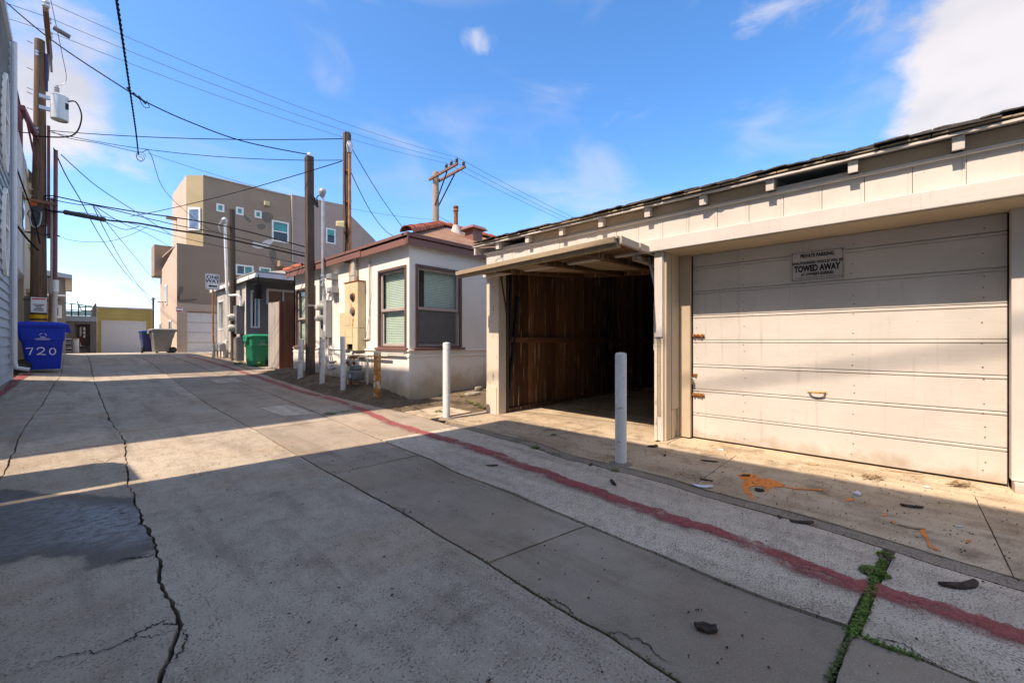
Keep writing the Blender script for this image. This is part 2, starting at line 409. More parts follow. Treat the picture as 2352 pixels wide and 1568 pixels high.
def painted_wood(name, c, axis, crack=.5, peel=None, rnd=0):
    k = NT(name); st = {'z': (22,22,1.1), 'y': (22,1.1,22), 'x': (1.1,22,22)}[axis]; vec = k.map(st)
    g = k.noise(1.6, vec, 6, .65); big = k.noise(1.4, detail=5)
    col = k.mix(k.rng(big, .3, .7), tuple(x*.90 for x in c), tuple(min(1, x*1.05) for x in c))
    col = k.mix(k.rng(k.noise(3.1, detail=8, rough=.7), .56, .82, 0, .34), col, tuple(x*.55 for x in c))
    cr = k.rng(k.noise(5.5, vec, 5, .7), .66, .72); col = k.mix(k.math('MULTIPLY', cr, crack), col, (.12,.085,.055))
    ks = k.rng(k.voro(7.0), .02, .035, 1, 0); col = k.mix(k.math('MULTIPLY', ks, .6), col, (.10,.06,.04))
    if peel: col = k.mix(k.rng(k.noise(4.5, k.map(tuple(x**.6 for x in st)), 7, .7), peel, peel+.05), col, (.19,.135,.09))
    col = k.mix(k.rng(k.noise(1.1, k.map(tuple(x**.5 for x in st)), 7, .7), .54, .80, 0, .30), col, tuple(x*y for x, y in zip(c, (.62,.56,.48))))
    if axis == 'y':      # drips and splashed grime
        dr = k.noise(2.0, k.map((1,9,.5)), 6, .7); col = k.mix(k.rng(dr, .56, .74, 0, .32), col, (.26,.19,.12))
        zz = k.xyz()[2]; col = k.mix(k.rng(k.math('ADD', zz, k.math('MULTIPLY', k.math('SUBTRACT', k.noise(4, detail=7, rough=.7), .5), .5)), -.02, .16, .55, 0), col, (.30,.21,.12))
    if rnd: col = k.mix(k.math('MULTIPLY', k.rand(), rnd), col, tuple(x*.6 for x in c))
    k.bump(k.math('ADD', g, k.math('MULTIPLY', cr, -.8)), .28, .006); return k.set(col, .62, spec=.35)
CREAM = (.585,.54,.482)
M['cream_y'] = painted_wood('cream_paint_on_boards', CREAM, 'y', .30)
M['cream_z'] = painted_wood('cream_paint_upright', CREAM, 'z', .4, peel=.80)
M['cream_peel'] = painted_wood('cream_paint_peeling', (.64,.55,.44), 'z', .8, peel=.60)
M['tan_z'] = painted_wood('tan_paint_upright', (.50,.40,.28), 'z', .3)
M['weathered'] = painted_wood('weathered_wood', (.36,.275,.18), 'y', .7, peel=.60)
M['weathered_x'] = painted_wood('weathered_wood_across', (.46,.39,.31), 'x', .7, peel=.60)
def plank(name, c1, c2, axis='z', rnd=.6, pale=None):
    k = NT(name); st = {'z': (30,30,.9), 'y': (30,.9,30), 'x': (.9,30,30)}[axis]; vec = k.map(st)
    g = k.noise(1.5, vec, 7, .7); r = k.rand()
    col = k.mix(k.rng(g, .3, .7), c1, c2); col = k.mix(k.math('MULTIPLY', r, rnd), col, tuple(x*.35 for x in c1))
    if pale: col = k.mix(k.rng(k.noise(2.2, k.map((14,14,.55)), 5), .58, .66, 0, .8), col, pale)
    k.bump(g, .4, .008); return k.set(col, .8, spec=.25)
M['plank'] = plank('old_brown_plank', (.15,.062,.03), (.32,.155,.075), rnd=.95, pale=(.60,.48,.37))
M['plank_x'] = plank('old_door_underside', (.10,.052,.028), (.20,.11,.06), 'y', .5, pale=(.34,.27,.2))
M['pole'] = plank('creosoted_pole_wood', (.09,.055,.036), (.20,.128,.084), 'z', .1)
M['post_dark'] = plank('dark_post_wood', (.045,.035,.03), (.12,.092,.075), 'z', .2)
M['post_brown'] = plank('weathered_square_post_wood', (.06,.045,.038), (.15,.112,.088), 'z', .1)
M['arm'] = plank('crossarm_wood', (.16,.075,.045), (.32,.17,.10), 'y', .2)
def stucco(name, c, dirt=(.25,.19,.12), amt=.5, bs=140, low=None):
    k = NT(name); col = k.mix(k.rng(k.noise(1.0, detail=6), .3, .7), tuple(x*.93 for x in c), tuple(min(1,x*1.04) for x in c))
    col = k.mix(k.rng(k.noise(1.6, k.map((1.4,1.4,.22)), 8, .7), .52, .80, 0, amt), col, dirt)
    if low:      # splash stains near the soil
        z = k.xyz()[2]; col = k.mix(k.rng(k.math('ADD', z, k.math('MULTIPLY', k.math('SUBTRACT', k.noise(2.6, detail=7), .5), .9)), low[0], low[1], .8, 0), col, (.40,.30,.175))
    k.bump(k.math('ADD', k.noise(bs, detail=4), k.noise(14, detail=3)), .22, .008); return k.set(col, .85, spec=.25)
M['house'] = stucco('cream_stucco', (.82,.765,.68), amt=.22, low=(.15,.75))
M['tan'] = stucco('tan_stucco', (.31,.23,.168), (.22,.16,.115), .4, 60)
M['pink'] = stucco('pink_tan_stucco', (.50,.385,.295), (.4,.28,.2), .3, 60)
M['mauve'] = stucco('mauve_stucco', (.38,.285,.245), (.24,.19,.15), .3, 60)
M['patch_grey'] = stucco('grey_patch', (.17,.145,.115)); M['patch_white'] = stucco('white_patch', (.62,.57,.52))
M['beige'] = stucco('beige_stucco', (.52,.42,.30), amt=.3); M['palegrey'] = stucco('pale_grey_stucco', (.58,.57,.56), amt=.2)
M['greywall'] = stucco('grey_stucco', (.22,.20,.18), amt=.2); M['apart'] = stucco('off_white_stucco', (.6,.56,.5))
M['blue_siding'] = painted_wood('pale_blue_siding', (.36,.44,.50), 'y', .1)
M['grey_siding'] = painted_wood('grey_wall_panel', (.50,.48,.44), 'z', .1); M['grey_dark'] = painted_wood('slate_wall_panel', (.13,.135,.145), 'z', .1)
M['yellow'] = painted_wood('mustard_siding', (.62,.47,.15), 'x', .15)
M['fence_grey'] = plank('grey_fence_board', (.34,.30,.26), (.48,.44,.39), 'z', .15); M['fence_brown'] = plank('brown_fence_board', (.13,.05,.03), (.2,.085,.05), 'z', .25)
M['white'] = simple('white_paint', (.78,.77,.74), .5, var=.05, bump=.04, dirt=(.4,.36,.3), dlo=.68, dhi=.85)
M['white_door'] = simple('white_garage_door', (.68,.66,.64), .45, var=.04, bump=.02)
M['blueish_trim'] = simple('pale_trim', (.60,.62,.66), .5, var=.05)
M['mauve_trim'] = simple('mauve_window_paint', (.42,.34,.31), .5, var=.08, bump=.05, dirt=(.25,.18,.15), dlo=.66)
M['brown_trim'] = painted_wood('red_brown_trim', (.22,.105,.085), 'y', .4)
M['brown_trim_x'] = painted_wood('red_brown_trim_across', (.22,.105,.085), 'x', .4)
def bollard_paint():
    k = NT('white_bollard_paint'); col = k.mix(k.rng(k.noise(3, k.map((1,1,.4)), 6), .35, .7), (.74,.73,.70), (.60,.585,.55)); col = k.mix(k.rng(k.noise(6, detail=8, rough=.75), .585, .61), col, (.34,.31,.28)); col = k.mix(k.rng(k.noise(9, k.map(loc=(3,1,4)), 8, .75), .63, .645), col, (.20,.10,.05))
    col = k.mix(k.rng(k.noise(4, k.map(loc=(9,1,4)), 6, .6), .6, .72, 0, .5), col, (.42,.42,.42)); k.bump(k.noise(40, detail=5), .15, .006); return k.set(col, .5, spec=.35)
M['bollard'] = bollard_paint()
M['rust'] = simple('rusty_paint', (.42,.17,.035), .75, var=.45, scale=9, bump=.3, dirt=(.62,.54,.4), dscale=5, dlo=.5, dhi=.6)
M['rust_dark'] = simple('rusty_iron', (.24,.085,.025), .85, var=.5, scale=24, bump=.4, dirt=(.42,.17,.04), dscale=14, dlo=.55, dhi=.72)
M['bolt_rust'] = simple('rusted_bolt', (.50,.22,.03), .8, var=.5, scale=30, bump=.4, dirt=(.65,.5,.28), dscale=20, dlo=.5, dhi=.62)
M['galv'] = simple('galvanised_metal', (.52,.55,.58), .4, .55, var=.12, bump=.04)
M['galv_grey'] = simple('grey_enamel', (.36,.37,.37), .45, .1, var=.07, bump=.03, dirt=(.22,.2,.17), dlo=.62, dhi=.85)
def meter_cream():
    k = NT('cream_enamel_with_rust'); a = k.noise(3.2, k.map((1,1,.6)), 8, .7); col = k.mix(k.rng(k.noise(2, detail=4), .3, .7), (.60,.48,.28), (.70,.58,.37))
    col = k.mix(k.rng(a, .58, .66), col, (.48,.21,.04)); col = k.mix(k.rng(a, .68, .74), col, (.16,.06,.02)); k.bump(a, .15, .01); return k.set(col, .55, spec=.3)
M['meter_cream'] = meter_cream()
M['copper'] = simple('rusty_conduit', (.40,.19,.09), .6, .3, var=.3, scale=12, bump=.15, dirt=(.25,.13,.08), dlo=.5)
M['pvc'] = simple('cream_conduit', (.55,.51,.44), .5, var=.08, bump=.03)
M['red_steel'] = simple('dull_red_steel', (.22,.075,.085), .6, .1, var=.15, bump=.04)
M['steel_dark'] = simple('dark_steel', (.05,.05,.052), .5, .5, var=.2); M['iron'] = simple('grey_cast_iron', (.17,.175,.175), .55, .3, var=.2, bump=.2)
M['wire'] = simple('black_cable', (.014,.014,.016), .85, var=.1, bump=0, spec=.1); M['wire_grey'] = simple('grey_wire', (.16,.17,.18), .45, .5, var=.1, bump=0)
M['black'] = simple('black_print', (.012,.012,.012), .6, var=.05, bump=0); M['black_glass'] = simple('black_lantern', (.012,.012,.013), .25, var=.1, bump=.02)
M['sign'] = simple('white_sign_enamel', (.72,.74,.76), .35, var=.03, bump=.01); M['sign_old'] = simple('weathered_sign', (.50,.46,.43), .55, var=.1, bump=.05, dirt=(.3,.26,.22), dscale=9, dlo=.55, dhi=.75)
M['sign_red'] = simple('red_print', (.55,.03,.03), .5, bump=0); M['yellow_band'] = simple('yellow_band', (.82,.45,.01), .5, var=.05, bump=0)
M['blue_bin'] = simple('blue_plastic', (.0,.032,.42), .5, var=.12, scale=3, bump=.04, bscale=200, spec=.25)
M['blue_far'] = simple('navy_plastic', (.002,.025,.14), .4, var=.1); M['green_bin'] = simple('green_plastic', (.004,.25,.125), .38, var=.12, bump=.03, bscale=200)
M['grey_bin'] = simple('grey_plastic', (.19,.185,.18), .5, var=.1); M['print_pale'] = simple('pale_print', (.55,.6,.75), .6, var=.1, bump=0); M['print_green'] = simple('pale_green_print', (.42,.6,.45), .6, var=.1, bump=0)
M['rubber'] = simple('black_rubber', (.015,.015,.015), .75, var=.2); M['tile'] = simple('terracotta_tile', (.42,.105,.045), .75, var=.22, scale=7, bump=.12, rnd=.45, dirt=(.55,.26,.15), dlo=.58, dhi=.8)
M['glass_teal'] = simple('teal_window_glass', (.05,.36,.34), .15, var=.3, scale=1.2, bump=0, spec=.35); M['glass_dark'] = simple('dark_window_glass', (.012,.03,.035), .05, var=.2, scale=1.2, bump=0, spec=.8)
M['glass_blue'] = simple('blue_window_glass', (.10,.16,.24), .06, var=.4, scale=3, bump=0, spec=.8)
M['win_brown'] = simple('dark_brown_window_trim', (.13,.075,.062), .55, var=.12, bump=.1)
M['blind'] = simple('pale_green_blind', (.48,.56,.49), .7, var=.05, bump=0); M['blind_dark'] = simple('grey_insect_screen', (.12,.115,.105), .8, var=.08, bump=.05, bscale=300)
M['meter_glass'] = simple('meter_dome', (.50,.48,.40), .15, var=.1, bump=0); M['lead'] = simple('pale_flashing', (.45,.42,.37), .7, var=.15)
M['lamp_cream'] = simple('cream_floodlight', (.52,.46,.24), .5, var=.1)
M['bark'] = simple('dark_bark', (.05,.035,.025), .95, var=.5, scale=30, bump=.6); M['leaf_dry'] = simple('dry_leaf', (.30,.2,.1), .8, var=.3); M['litter'] = simple('white_litter', (.66,.67,.7), .6, var=.1)
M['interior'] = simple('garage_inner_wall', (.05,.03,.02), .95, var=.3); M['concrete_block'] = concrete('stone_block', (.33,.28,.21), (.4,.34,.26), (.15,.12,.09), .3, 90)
def glass_clear():
    k = NT('window_glass'); fr = k.n.new('ShaderNodeLayerWeight'); fr.inputs['Blend'].default_value = .5
    tr = k.n.new('ShaderNodeBsdfTransparent'); tr.inputs[0].default_value = (.90,.96,.93,1); gl = k.n.new('ShaderNodeBsdfGlossy'); gl.inputs['Roughness'].default_value = .02
    mx = k.n.new('ShaderNodeMixShader'); k.l.new(k.math('ADD', k.math('MULTIPLY', k.math('POWER', fr.outputs['Facing'], 4.0), .7), .04), mx.inputs[0]); k.l.new(tr.outputs[0], mx.inputs[1]); k.l.new(gl.outputs[0], mx.inputs[2]); k.l.new(mx.outputs[0], k.out.inputs['Surface']); return k.m
M['glass'] = glass_clear()
def shingle_roof():
    k = NT('brown_roof_shingles'); b = k.n.new('ShaderNodeTexBrick'); vec = k.map((1,1,1))
    k.l.new(vec, b.inputs['Vector']); b.inputs['Scale'].default_value = 1; b.inputs['Brick Width'].default_value = .26; b.inputs['Row Height'].default_value = .12; b.inputs['Mortar Size'].default_value = .008
    b.inputs['Color1'].default_value = (.30,.165,.10,1); b.inputs['Color2'].default_value = (.21,.11,.065,1); b.inputs['Mortar'].default_value = (.07,.04,.03,1)
    col = k.mix(k.rng(k.noise(5, detail=6), .3, .7, 0, .5), b.outputs['Color'], (.36,.22,.15)); k.bump(b.outputs['Fac'], -.6, .02); return k.set(col, .9, spec=.2)
M['shingle_roof'] = shingle_roof()
M['shingle'] = simple('weathered_shingle', (.085,.078,.072), .9, var=.4, scale=12, bump=.5, rnd=.5, dirt=(.22,.2,.18), dlo=.58, dhi=.72)
M['grey_roof'] = simple('grey_roofing', (.30,.28,.25), .9, var=.15, scale=20, bump=.2)
def leaf(name, c1, c2):
    k = NT(name); col = k.mix(k.rand(), c1, c2); col = k.mix(k.rng(k.noise(40, detail=3), .3, .7), col, tuple(x*.5 for x in c1)); return k.set(col, .6, spec=.3)
M['weed'] = leaf('weed_leaf', (.09,.19,.02), (.15,.26,.04)); M['moss'] = leaf('moss', (.10,.13,.035), (.13,.16,.05)); M['dry_grass'] = leaf('dry_grass', (.22,.2,.07), (.3,.26,.1)); M['flower'] = simple('yellow_flower', (.75,.65,.12), .7, bump=0)
# ---------------------------------------------------------------- the ground
def joint(pix, lo=-9, hi=26.0, tail=None):
    q = sorted(((p.y, p.x) for p in (pg(u, v) for u, v in pix)))
    def f(s):
        if s <= q[0][0]: return q[0][1]
        if s >= q[-1][0]: return q[-1][1]
        for (a, ta), (b, tb) in zip(q, q[1:]):
            if a <= s <= b: return lerp(ta, tb, (s-a)/(b-a))
    return f
JM = joint([(140,862),(125,880),(100,925),(60,975),(20,1065),(2,1110),(-40,1200)])
J0 = joint([(205,826),(215,870),(245,945),(268,990),(285,1012),(300,1100),(320,1160),(345,1240),(360,1290),(372,1370),(412,1440),(392,1520),(376,1566)])
J1 = joint([(330,824),(390,865),(480,930),(590,990),(690,1050),(790,1105),(930,1180),(1120,1296),(1260,1385),(1400,1465),(1555,1566)])
J2 = joint([(455,840),(521,867),(595,895),(638,911),(731,950),(790,975),(888,1016),(991,1056),(1040,1082),(1171,1130),(1346,1207),(1454,1251),(1516,1278),(1645,1331),(1779,1381),(1947,1442),(1989,1469),(2111,1515),(2218,1564)])
J3 = joint([(545,838),(640,872),(740,905),(840,928),(940,950),(1036,977),(1127,1001),(1206,1022),(1303,1056),(1434,1087),(1531,1113),(1629,1144),(1824,1197),(1973,1242),(2150,1300),(2352,1362)])
def wob(f, a, sd): return lambda s: f(s)+a*(nz1(s*1.9, sd)+.5*nz1(s*5.3, sd+3)+.32*nz1(s*13, sd+5)+.2*nz1(s*31, sd+7))*(1 if s < 9 else .4)
J0 = wob(J0, .040, 1.3); JM = wob(JM, .022, 8.1); J1 = wob(J1, .010, 4.4); J2 = wob(J2, .006, 6.6); J3 = wob(J3, .012, 2.9)
WALL_L = lambda s: -.83
def nz1(x, y, sc_=1.0): return mnoise.noise(Vector((x*sc_, y*sc_, 3.7)))
# soil under everything, out to the horizon
ts = [-900,-300,-120,-60,-30,-18]+[-12+.5*i for i in range(20)]+[-2+.25*i for i in range(60)]+[13+1.0*i for i in range(20)]+[36,45,60,100,200,400,900]
ss = [-900,-300,-100,-40,-20]+[-10+.3*i for i in range(180)]+[44.5,48,55,70,100,200,500,900]
mb = MB(); n = len(ts)
for s in ss:
    for t in ts: mb.v.append(Vector((t, s, G(t, s)-.045)))
for j in range(len(ss)-1):
    for i in range(n-1): a = j*n+i; mb.f.append((a, a+1, a+n+1, a+n))
struct(mb.build('ground', M['ground'], smooth=True))
alley = thing('alley', (1, 5, 0), None, None); alley['kind'] = 'structure'
def slab(ta, tb, s0, s1, m, parent, gap=.012, jit=.012, nu=8, ds=.07, off=0., name='slab', jn=7.0, low=.0):
    if not isinstance(s0, tuple): s0 = (s0, s0)
    if not isinstance(s1, tuple): s1 = (s1, s1)
    far = (s0[0]+s1[0])/2 > 9
    if far: ds = .25
    nv = max(4, int((max(s1)-min(s0))/ds)); sd = random.uniform(0, 50); tilt = random.uniform(-.004, .004)
    mb = MB()
    for j in range(-1, nv+2):
        for i in range(-1, nu+2):
            f = max(0, min(nu, i))/nu; g = max(0, min(nv, j))/nv
            a0 = lerp(s0[0], s0[1], f)+gap+jit*(.6+nz1(f*9+sd, sd, 1.3)+.5*nz1(f*31+sd, sd)); a1 = lerp(s1[0], s1[1], f)-gap-jit*(.6+nz1(f*9-sd, sd+9, 1.3)+.5*nz1(f*31, sd))
            s = lerp(a0, a1, g)
            x0 = ta(s)+gap+jit*(.55+.8*nz1(s*2.2, sd)+.6*nz1(s*jn, sd+4)+.3*nz1(s*23, sd)); x1 = tb(s)-gap-jit*(.55+.8*nz1(s*2.4, sd+20)+.6*nz1(s*jn, sd+30)+.3*nz1(s*25, sd))
            t = lerp(x0, x1, f)
            edge = i < 0 or j < 0 or i > nu or j > nv
            z = E(t, s)+off+tilt*(f-.5)*2+.003*nz1(t*1.7, s*1.7)
            if t > 3.4: z += min(.03, bank(t, s))
            mb.v.append(Vector((t, s, z-(.07 if edge else 0))))
    w = nu+3
    for j in range(nv+2):
        for i in range(nu+2): a = j*w+i; mb.f.append((a, a+1, a+w+1, a+w))
    return mb.build(name, m, parent, smooth=True)
sof = lambda u, v: pg(u, v).y
# left-hand lanes (between the wall and the gutter crack)
for a, b in ((-9,1.2),(1.2,5.35),(5.35,9.6),(9.6,14.2),(14.2,20),(20,26)): slab(WALL_L, JM, a, b, M['alley_wet' if a == 1.2 else 'alley'], alley, .003, .004, 4, ds=.03, jn=15)
for a, b in ((-9,-1.2),(-1.2,1.2),(1.2,6.25),(6.25,8.9),(8.9,14.1),(14.1,19.6),(19.6,26)): slab(JM, J0, a, b, M['alley_wet' if a == 1.2 else 'alley'], alley, .002, .009, 14, ds=.02, jn=21)
# main lane
for a, b in ((-9,-3),(-3,6.9),(6.9,13.4),(13.4,19.8),(19.8,26)): slab(J0, J1, a, b, M['alley'], alley, .005, .007, 20, ds=.035, jn=16)
# smooth lane with the crossing joints
T1 = (sof(775,1088), sof(935,1050)); T2 = (sof(1120,1296), sof(1340,1210)); T3 = (sof(1895,1566), sof(1952,1448))
e = lambda s: (s, s)
for a, b in ((e(-9),e(-2.2)),(e(-2.2),T3),(T3,T2),(T2,T1),(T1,e(5.95)),(e(5.95),e(9.1)),(e(9.1),e(13.2)),(e(13.2),e(19)),(e(19),e(26))): slab(J1, J2, a, b, M['smooth'], alley, .005, .005, 14, ds=.04, jn=14)
# pale aggregate strip that carries the red line
T3b = (sof(1960,1448), sof(2040,1275))
for a, b in ((e(-9),e(-2.4)),(e(-2.4),(T3b[0]-.015,T3b[1]-.02)),((T3b[0]+.015,T3b[1]+.015),e(4.4)),(e(4.4),e(7.1)),(e(7.1),e(11.4)),(e(11.4),e(16)),(e(16),e(21)),(e(21),e(26))): slab(J2, J3, a, b, M['agg'] if b[0] < 5 else M['smooth'], alley, .005, .004, 10, ds=.04, jn=14, off=.004)
# rough seam, then the apron of the garages
JS = lambda s: J3(s)+.015; JS2 = lambda s: J3(s)+.16+.03*nz1(s*1.3, 2.2)
slab(JS, JS2, -9, 4.55, M['seam'], alley, .004, .012, 4, off=-.004, name='seam_strip')
APR = lambda s: 5.2
for a, b in ((-9,-3.2),(-3.2,-.41),(-.41,1.2),(1.2,3.05),(3.05,4.97)): slab(JS2, APR, a, b, M['apron'], alley, .002, .002, 14, ds=.05)
slab(lambda s: J3(s)+.01, lambda s: 4.42, 5.0, 5.75, M['apron'], alley, .006, .012, 8, ds=.05, off=.012)
# cross street at the far end and the lots beside the alley
mb = MB().grid(lambda a, b: (lerp(-40, 40, a), lerp(26.05, 45, b), E(.5, lerp(26.05, 45, b))+.0), 20, 24)
struct(mb.build('cross_street', M['street'], smooth=True))
mb = MB().grid(lambda a, b: (lerp(J3(lerp(13.3,26,b))+.02, 12, a), lerp(13.3, 26.0, b), E(1, lerp(13.3,26,b))+.005+bank(lerp(J3(lerp(13.3,26,b)),12,a), lerp(13.3,26,b))*.9), 10, 26)
struct(mb.build('side_yard_pavement', M['smooth'], smooth=True))
# dirt bank against the cream house
def dirt(a, b):
    s = lerp(5.72, 14.0, b); t = lerp(J3(s)-.12*sstep((s-6)/2), 4.5, a)
    f = sstep(a/.25)
    return (t, s, G(t, s)-.012*(1-f)+f*(.030*nz1(t*5, s*5)+.018*nz1(t*17, s*17)+.009*nz1(t*40, s*40)))
struct(MB().grid(dirt, 44, 260).build('dirt_bank', M['dirt'], smooth=True))
def dirt2(a, b):
    s = lerp(4.98, 6.75, b); t = lerp(4.38, 8.5, a)
    return (t, s, .0+.09*sstep((t-4.5)/1.0)+.03*nz1(t*4, s*4)+.014*nz1(t*13, s*13)+.03*sstep((s-5.6)/.8))
struct(MB().grid(dirt2, 60, 40).build('dirt_strip', M['dirt'], smooth=True))
for (u0, v0, L, W, H, rz, lab) in ((1085,905,.42,.24,.06,.3,'flat pale stone slab half sunk in the dirt beside the garage post'),(1099,893,.2,.13,.07,-.5,'small rough stone behind the flat slab beside the garage post')):
    p = pg(u0, v0); mb = MB()
    mb.lathe((0,0,0), [(.02,0),(.5,.0),(.52,.5),(.46,.95),(.02,1)], n=9)
    mb.xf(lambda q: (p.x+L*(q.x*math.cos(rz)-q.y*math.sin(rz))*(1+.15*nz1(q.x*3,q.y*3)), p.y+W*(q.x*math.sin(rz)+q.y*math.cos(rz))*(1+.15*nz1(q.y*3,q.x*4)), p.z-.02+H*q.z))
    tag(mb.build('stone', M['concrete_block'], origin=p), lab, 'stone')
# pale mortar patches on the smooth lane
for (q, mm) in (([(598,938),(660,930),(722,950),(650,957)],'agg'),([(482,873),(540,868),(556,877),(500,881)],'agg')):
    c = [pg(u, v) for u, v in q]; MB().prism([(p.x, p.y, E(p.x,p.y)+.0035) for p in c], (0,0,.004)).build('mortar_patch', M[mm], alley)
# cracks: grit-filled splits in the slabs, each a narrow ragged strip lying in the surface
CR = simple('crack_grit', (.035,.03,.024), .95, var=.3, scale=40, bump=.3)
def crack(pix, w, seed):
    pts = smooth_path([pg(u, v) for u, v in pix], 14); mb = MB()
    for i, p in enumerate(pts):
        d = (pts[min(i+1,len(pts)-1)]-pts[max(i-1,0)]); d.z = 0; d.normalize(); nn = Vector((d.y,-d.x,0)); f = i/(len(pts)-1)
        c = p+nn*(.020*nz1(i*.35,seed)+.008*nz1(i*1.1,seed+4)); ww = w*(.25+.9*abs(nz1(i*.6,seed+2))+.5*abs(nz1(i*1.7,seed)))*(1-.75*abs(2*f-1)**3)
        for sg_ in (-1,1): q = c+nn*sg_*ww; q.z = E(q.x,q.y)+.006; mb.v.append(q)
    for i in range(len(pts)-1): mb.f.append((2*i,2*i+1,2*i+3,2*i+2))
    mb.build('crack', CR, alley)
for k, (px_, w_) in enumerate([([(362,1275),(330,1282),(300,1283),(270,1292)],.010),([(412,1440),(380,1432),(340,1445),(300,1468),(285,1478)],.009),([(405,1452),(370,1462),(330,1470),(290,1478),(230,1500),(150,1512),(60,1540),(0,1556)],.004),([(418,1445),(425,1470),(412,1500),(385,1530),(370,1566)],.006),
    ([(322,1165),(300,1178),(270,1180),(245,1186)],.005),([(275,985),(255,985),(238,978)],.006),([(283,1000),(262,1008),(245,1003)],.005),([(260,975),(300,972),(360,968)],.003),([(285,1050),(262,1052),(238,1062),(215,1055)],.004),
    ([(0,880),(50,868),(105,866)],.003),([(60,980),(130,974),(190,970),(262,964)],.004),([(935,1050),(955,1046),(985,1052)],.004),([(905,1165),(925,1172),(930,1185),(950,1195)],.006),([(1250,1375),(1285,1385),(1320,1415)],.006),([(1395,1455),(1460,1470),(1540,1530)],.005),([(1945,1442),(1900,1425),(1865,1405),(1800,1385)],.004),([(1990,1470),(2060,1478),(2130,1520),(2180,1545)],.005),([(700,1010),(760,1004),(830,1002)],.002),([(650,940),(690,928),(740,925)],.003),([(300,1010),(420,995),(560,978)],.002)]): crack(px_, w_, 3.1*k+.7)
# painted red line (a thin ragged sheet over the concrete) on the right, and its twin by the left wall
def stripe(pix, wl_, wr, name, label, z=.006):
    pts = smooth_path([pg(u, v) for u, v in pix], 8); mb = MB(); uv = []
    N = 5
    for i, p in enumerate(pts):
        d = (pts[min(i+1,len(pts)-1)]-pts[max(i-1,0)]); d.z = 0; d.normalize(); nn = Vector((d.y, -d.x, 0))
        if nn.x < 0: nn = -nn
        w1 = wl_*(1+.25*nz1(i*.31, 1)); w2 = wr*(1+.45*nz1(i*.27, 8)+.25*nz1(i*.9, 3))
        for k in range(N+1):
            q = p+nn*lerp(-w1, w2, k/N); q.z = E(q.x, q.y)+z+min(.03, bank(q.x, q.y) if q.x > 3.4 else 0); mb.v.append(q); uv.append((k/N, i*.05))
    for i in range(len(pts)-1):
        for k in range(N): a = i*(N+1)+k; mb.f.append((a, a+1, a+N+2, a+N+1))
    ob = mb.build(name, M['red'], alley, smooth=True)
    ul = ob.data.uv_layers.new(name='UVMap')
    for lp in ob.data.loops: ul.data[lp.index].uv = uv[lp.vertex_index]
    ob['label'] = label; return ob
stripe([(2560,1552),(2440,1508),(2332,1465),(2179,1412),(2019,1362),(1912,1328),(1760,1267),(1664,1232),(1569,1202),(1478,1170),(1368,1130),(1259,1091),(1149,1051),(1062,1021),(996,1001),(934,983),(877,963),(820,937),(755,915),(689,899),(653,886),(575,860),(512,840),(429,817.5)], .14, .085, 'red_line', 'worn red line painted along the right side of the alley', .009)
stripe([(66,858),(40,870),(0,900),(-60,950)], .14, .10, 'red_line', 'worn red line painted along the left wall by the blue bin', .009)
# orange survey paint
def splat(pix, z=.005):
    c = [pg(u, v) for u, v in pix]; mb = MB(); mb.add([(p.x, p.y, E(p.x, p.y)+z) for p in c], [tuple(range(len(c)))]); return mb
Z7 = lambda x, y: (1531.2+x*.3906, 689+y*.3906)
SPL = [[(415,1028),(470,1022),(530,1030),(540,1050),(600,1052),(700,1090),(690,1105),(640,1098),(655,1130),(630,1100),(600,1115),(598,1140),(580,1105),(545,1095),(505,1100),(480,1105),(490,1130),(520,1180),(500,1170),(455,1130),(445,1090),(455,1065)],
       [(700,1100),(760,1108),(850,1112),(925,1112),(915,1125),(850,1120),(760,1116),(705,1106)],
       [(1490,1345),(1510,1350),(1535,1385),(1535,1410),(1560,1450),(1605,1475),(1590,1480),(1545,1458),(1520,1400),(1492,1375)],
       [(1760,1415),(1790,1412),(1792,1428),(1768,1430)],[(1320,1300),(1335,1302),(1342,1322),(1328,1318)],[(1055,1175),(1095,1165),(1100,1180),(1062,1188)],[(1275,1262),(1295,1264),(1290,1276),(1272,1272)]]
for i, q in enumerate(SPL):
    ob = splat([Z7(*p) for p in q]).build('orange_paint_mark', M['orange'], alley)
# ---------------------------------------------------------------- the row of garages
TF, TD = 4.60, 5.05           # facade plane, closed-door plane
gar = thing('garage_building', (TF+2, 1, 0), 'long low cream timber garage row with ragged shingle eave, one bay open', 'garage')
S_L, S_R = 4.87, -4.2
# upper wall of wide upright boards
s = S_L; bw = .291; bm_ = None; i = 0
while s > S_R:
    a0 = s-bw; mb = MB()
    x = TF+random.uniform(-.002,.002)
    # bead near each edge: a moulded profile drawn across the board
    prof = [(a0,x+.004),(a0+.002,x),(a0+.018,x),(a0+.021,x+.003),(a0+.025,x+.003),(a0+.028,x),(s-.004,x),(s-.002,x+.004)]
    pts = [Vector((p[1], p[0], 2.27)) for p in prof]+[Vector((x+.03, s-.002, 2.27)), Vector((x+.03, a0, 2.27))]
    mb.prism(pts, (0, 0, .30)); mb.build('wall_board', M['cream_z'], gar)
    s -= bw; i += 1
mb = MB().box(TF-.075, TF+.0, S_R, S_L+.01, 2.172, 2.312); mb.build('header_beam', M['cream_y'], gar, bevel=.006)
B(TF-.05, TD+.03, S_R, 1.94, 2.165, 2.171).build('soffit', M['tan_z'], gar)
B(TF+.001, TD+.03, 1.94, S_L-.02, 2.31, 2.325).build('soffit', M['tan_z'], gar)
B(TF-.032, TF-.001, S_R, S_L+.02, 2.546, 2.572).build('eave_trim', M['cream_y'], gar, bevel=.003)
B(TF+.03, TF+.06, S_R, S_L-.03, 2.2, 2.565).build('wall_backing', M['interior'], gar)
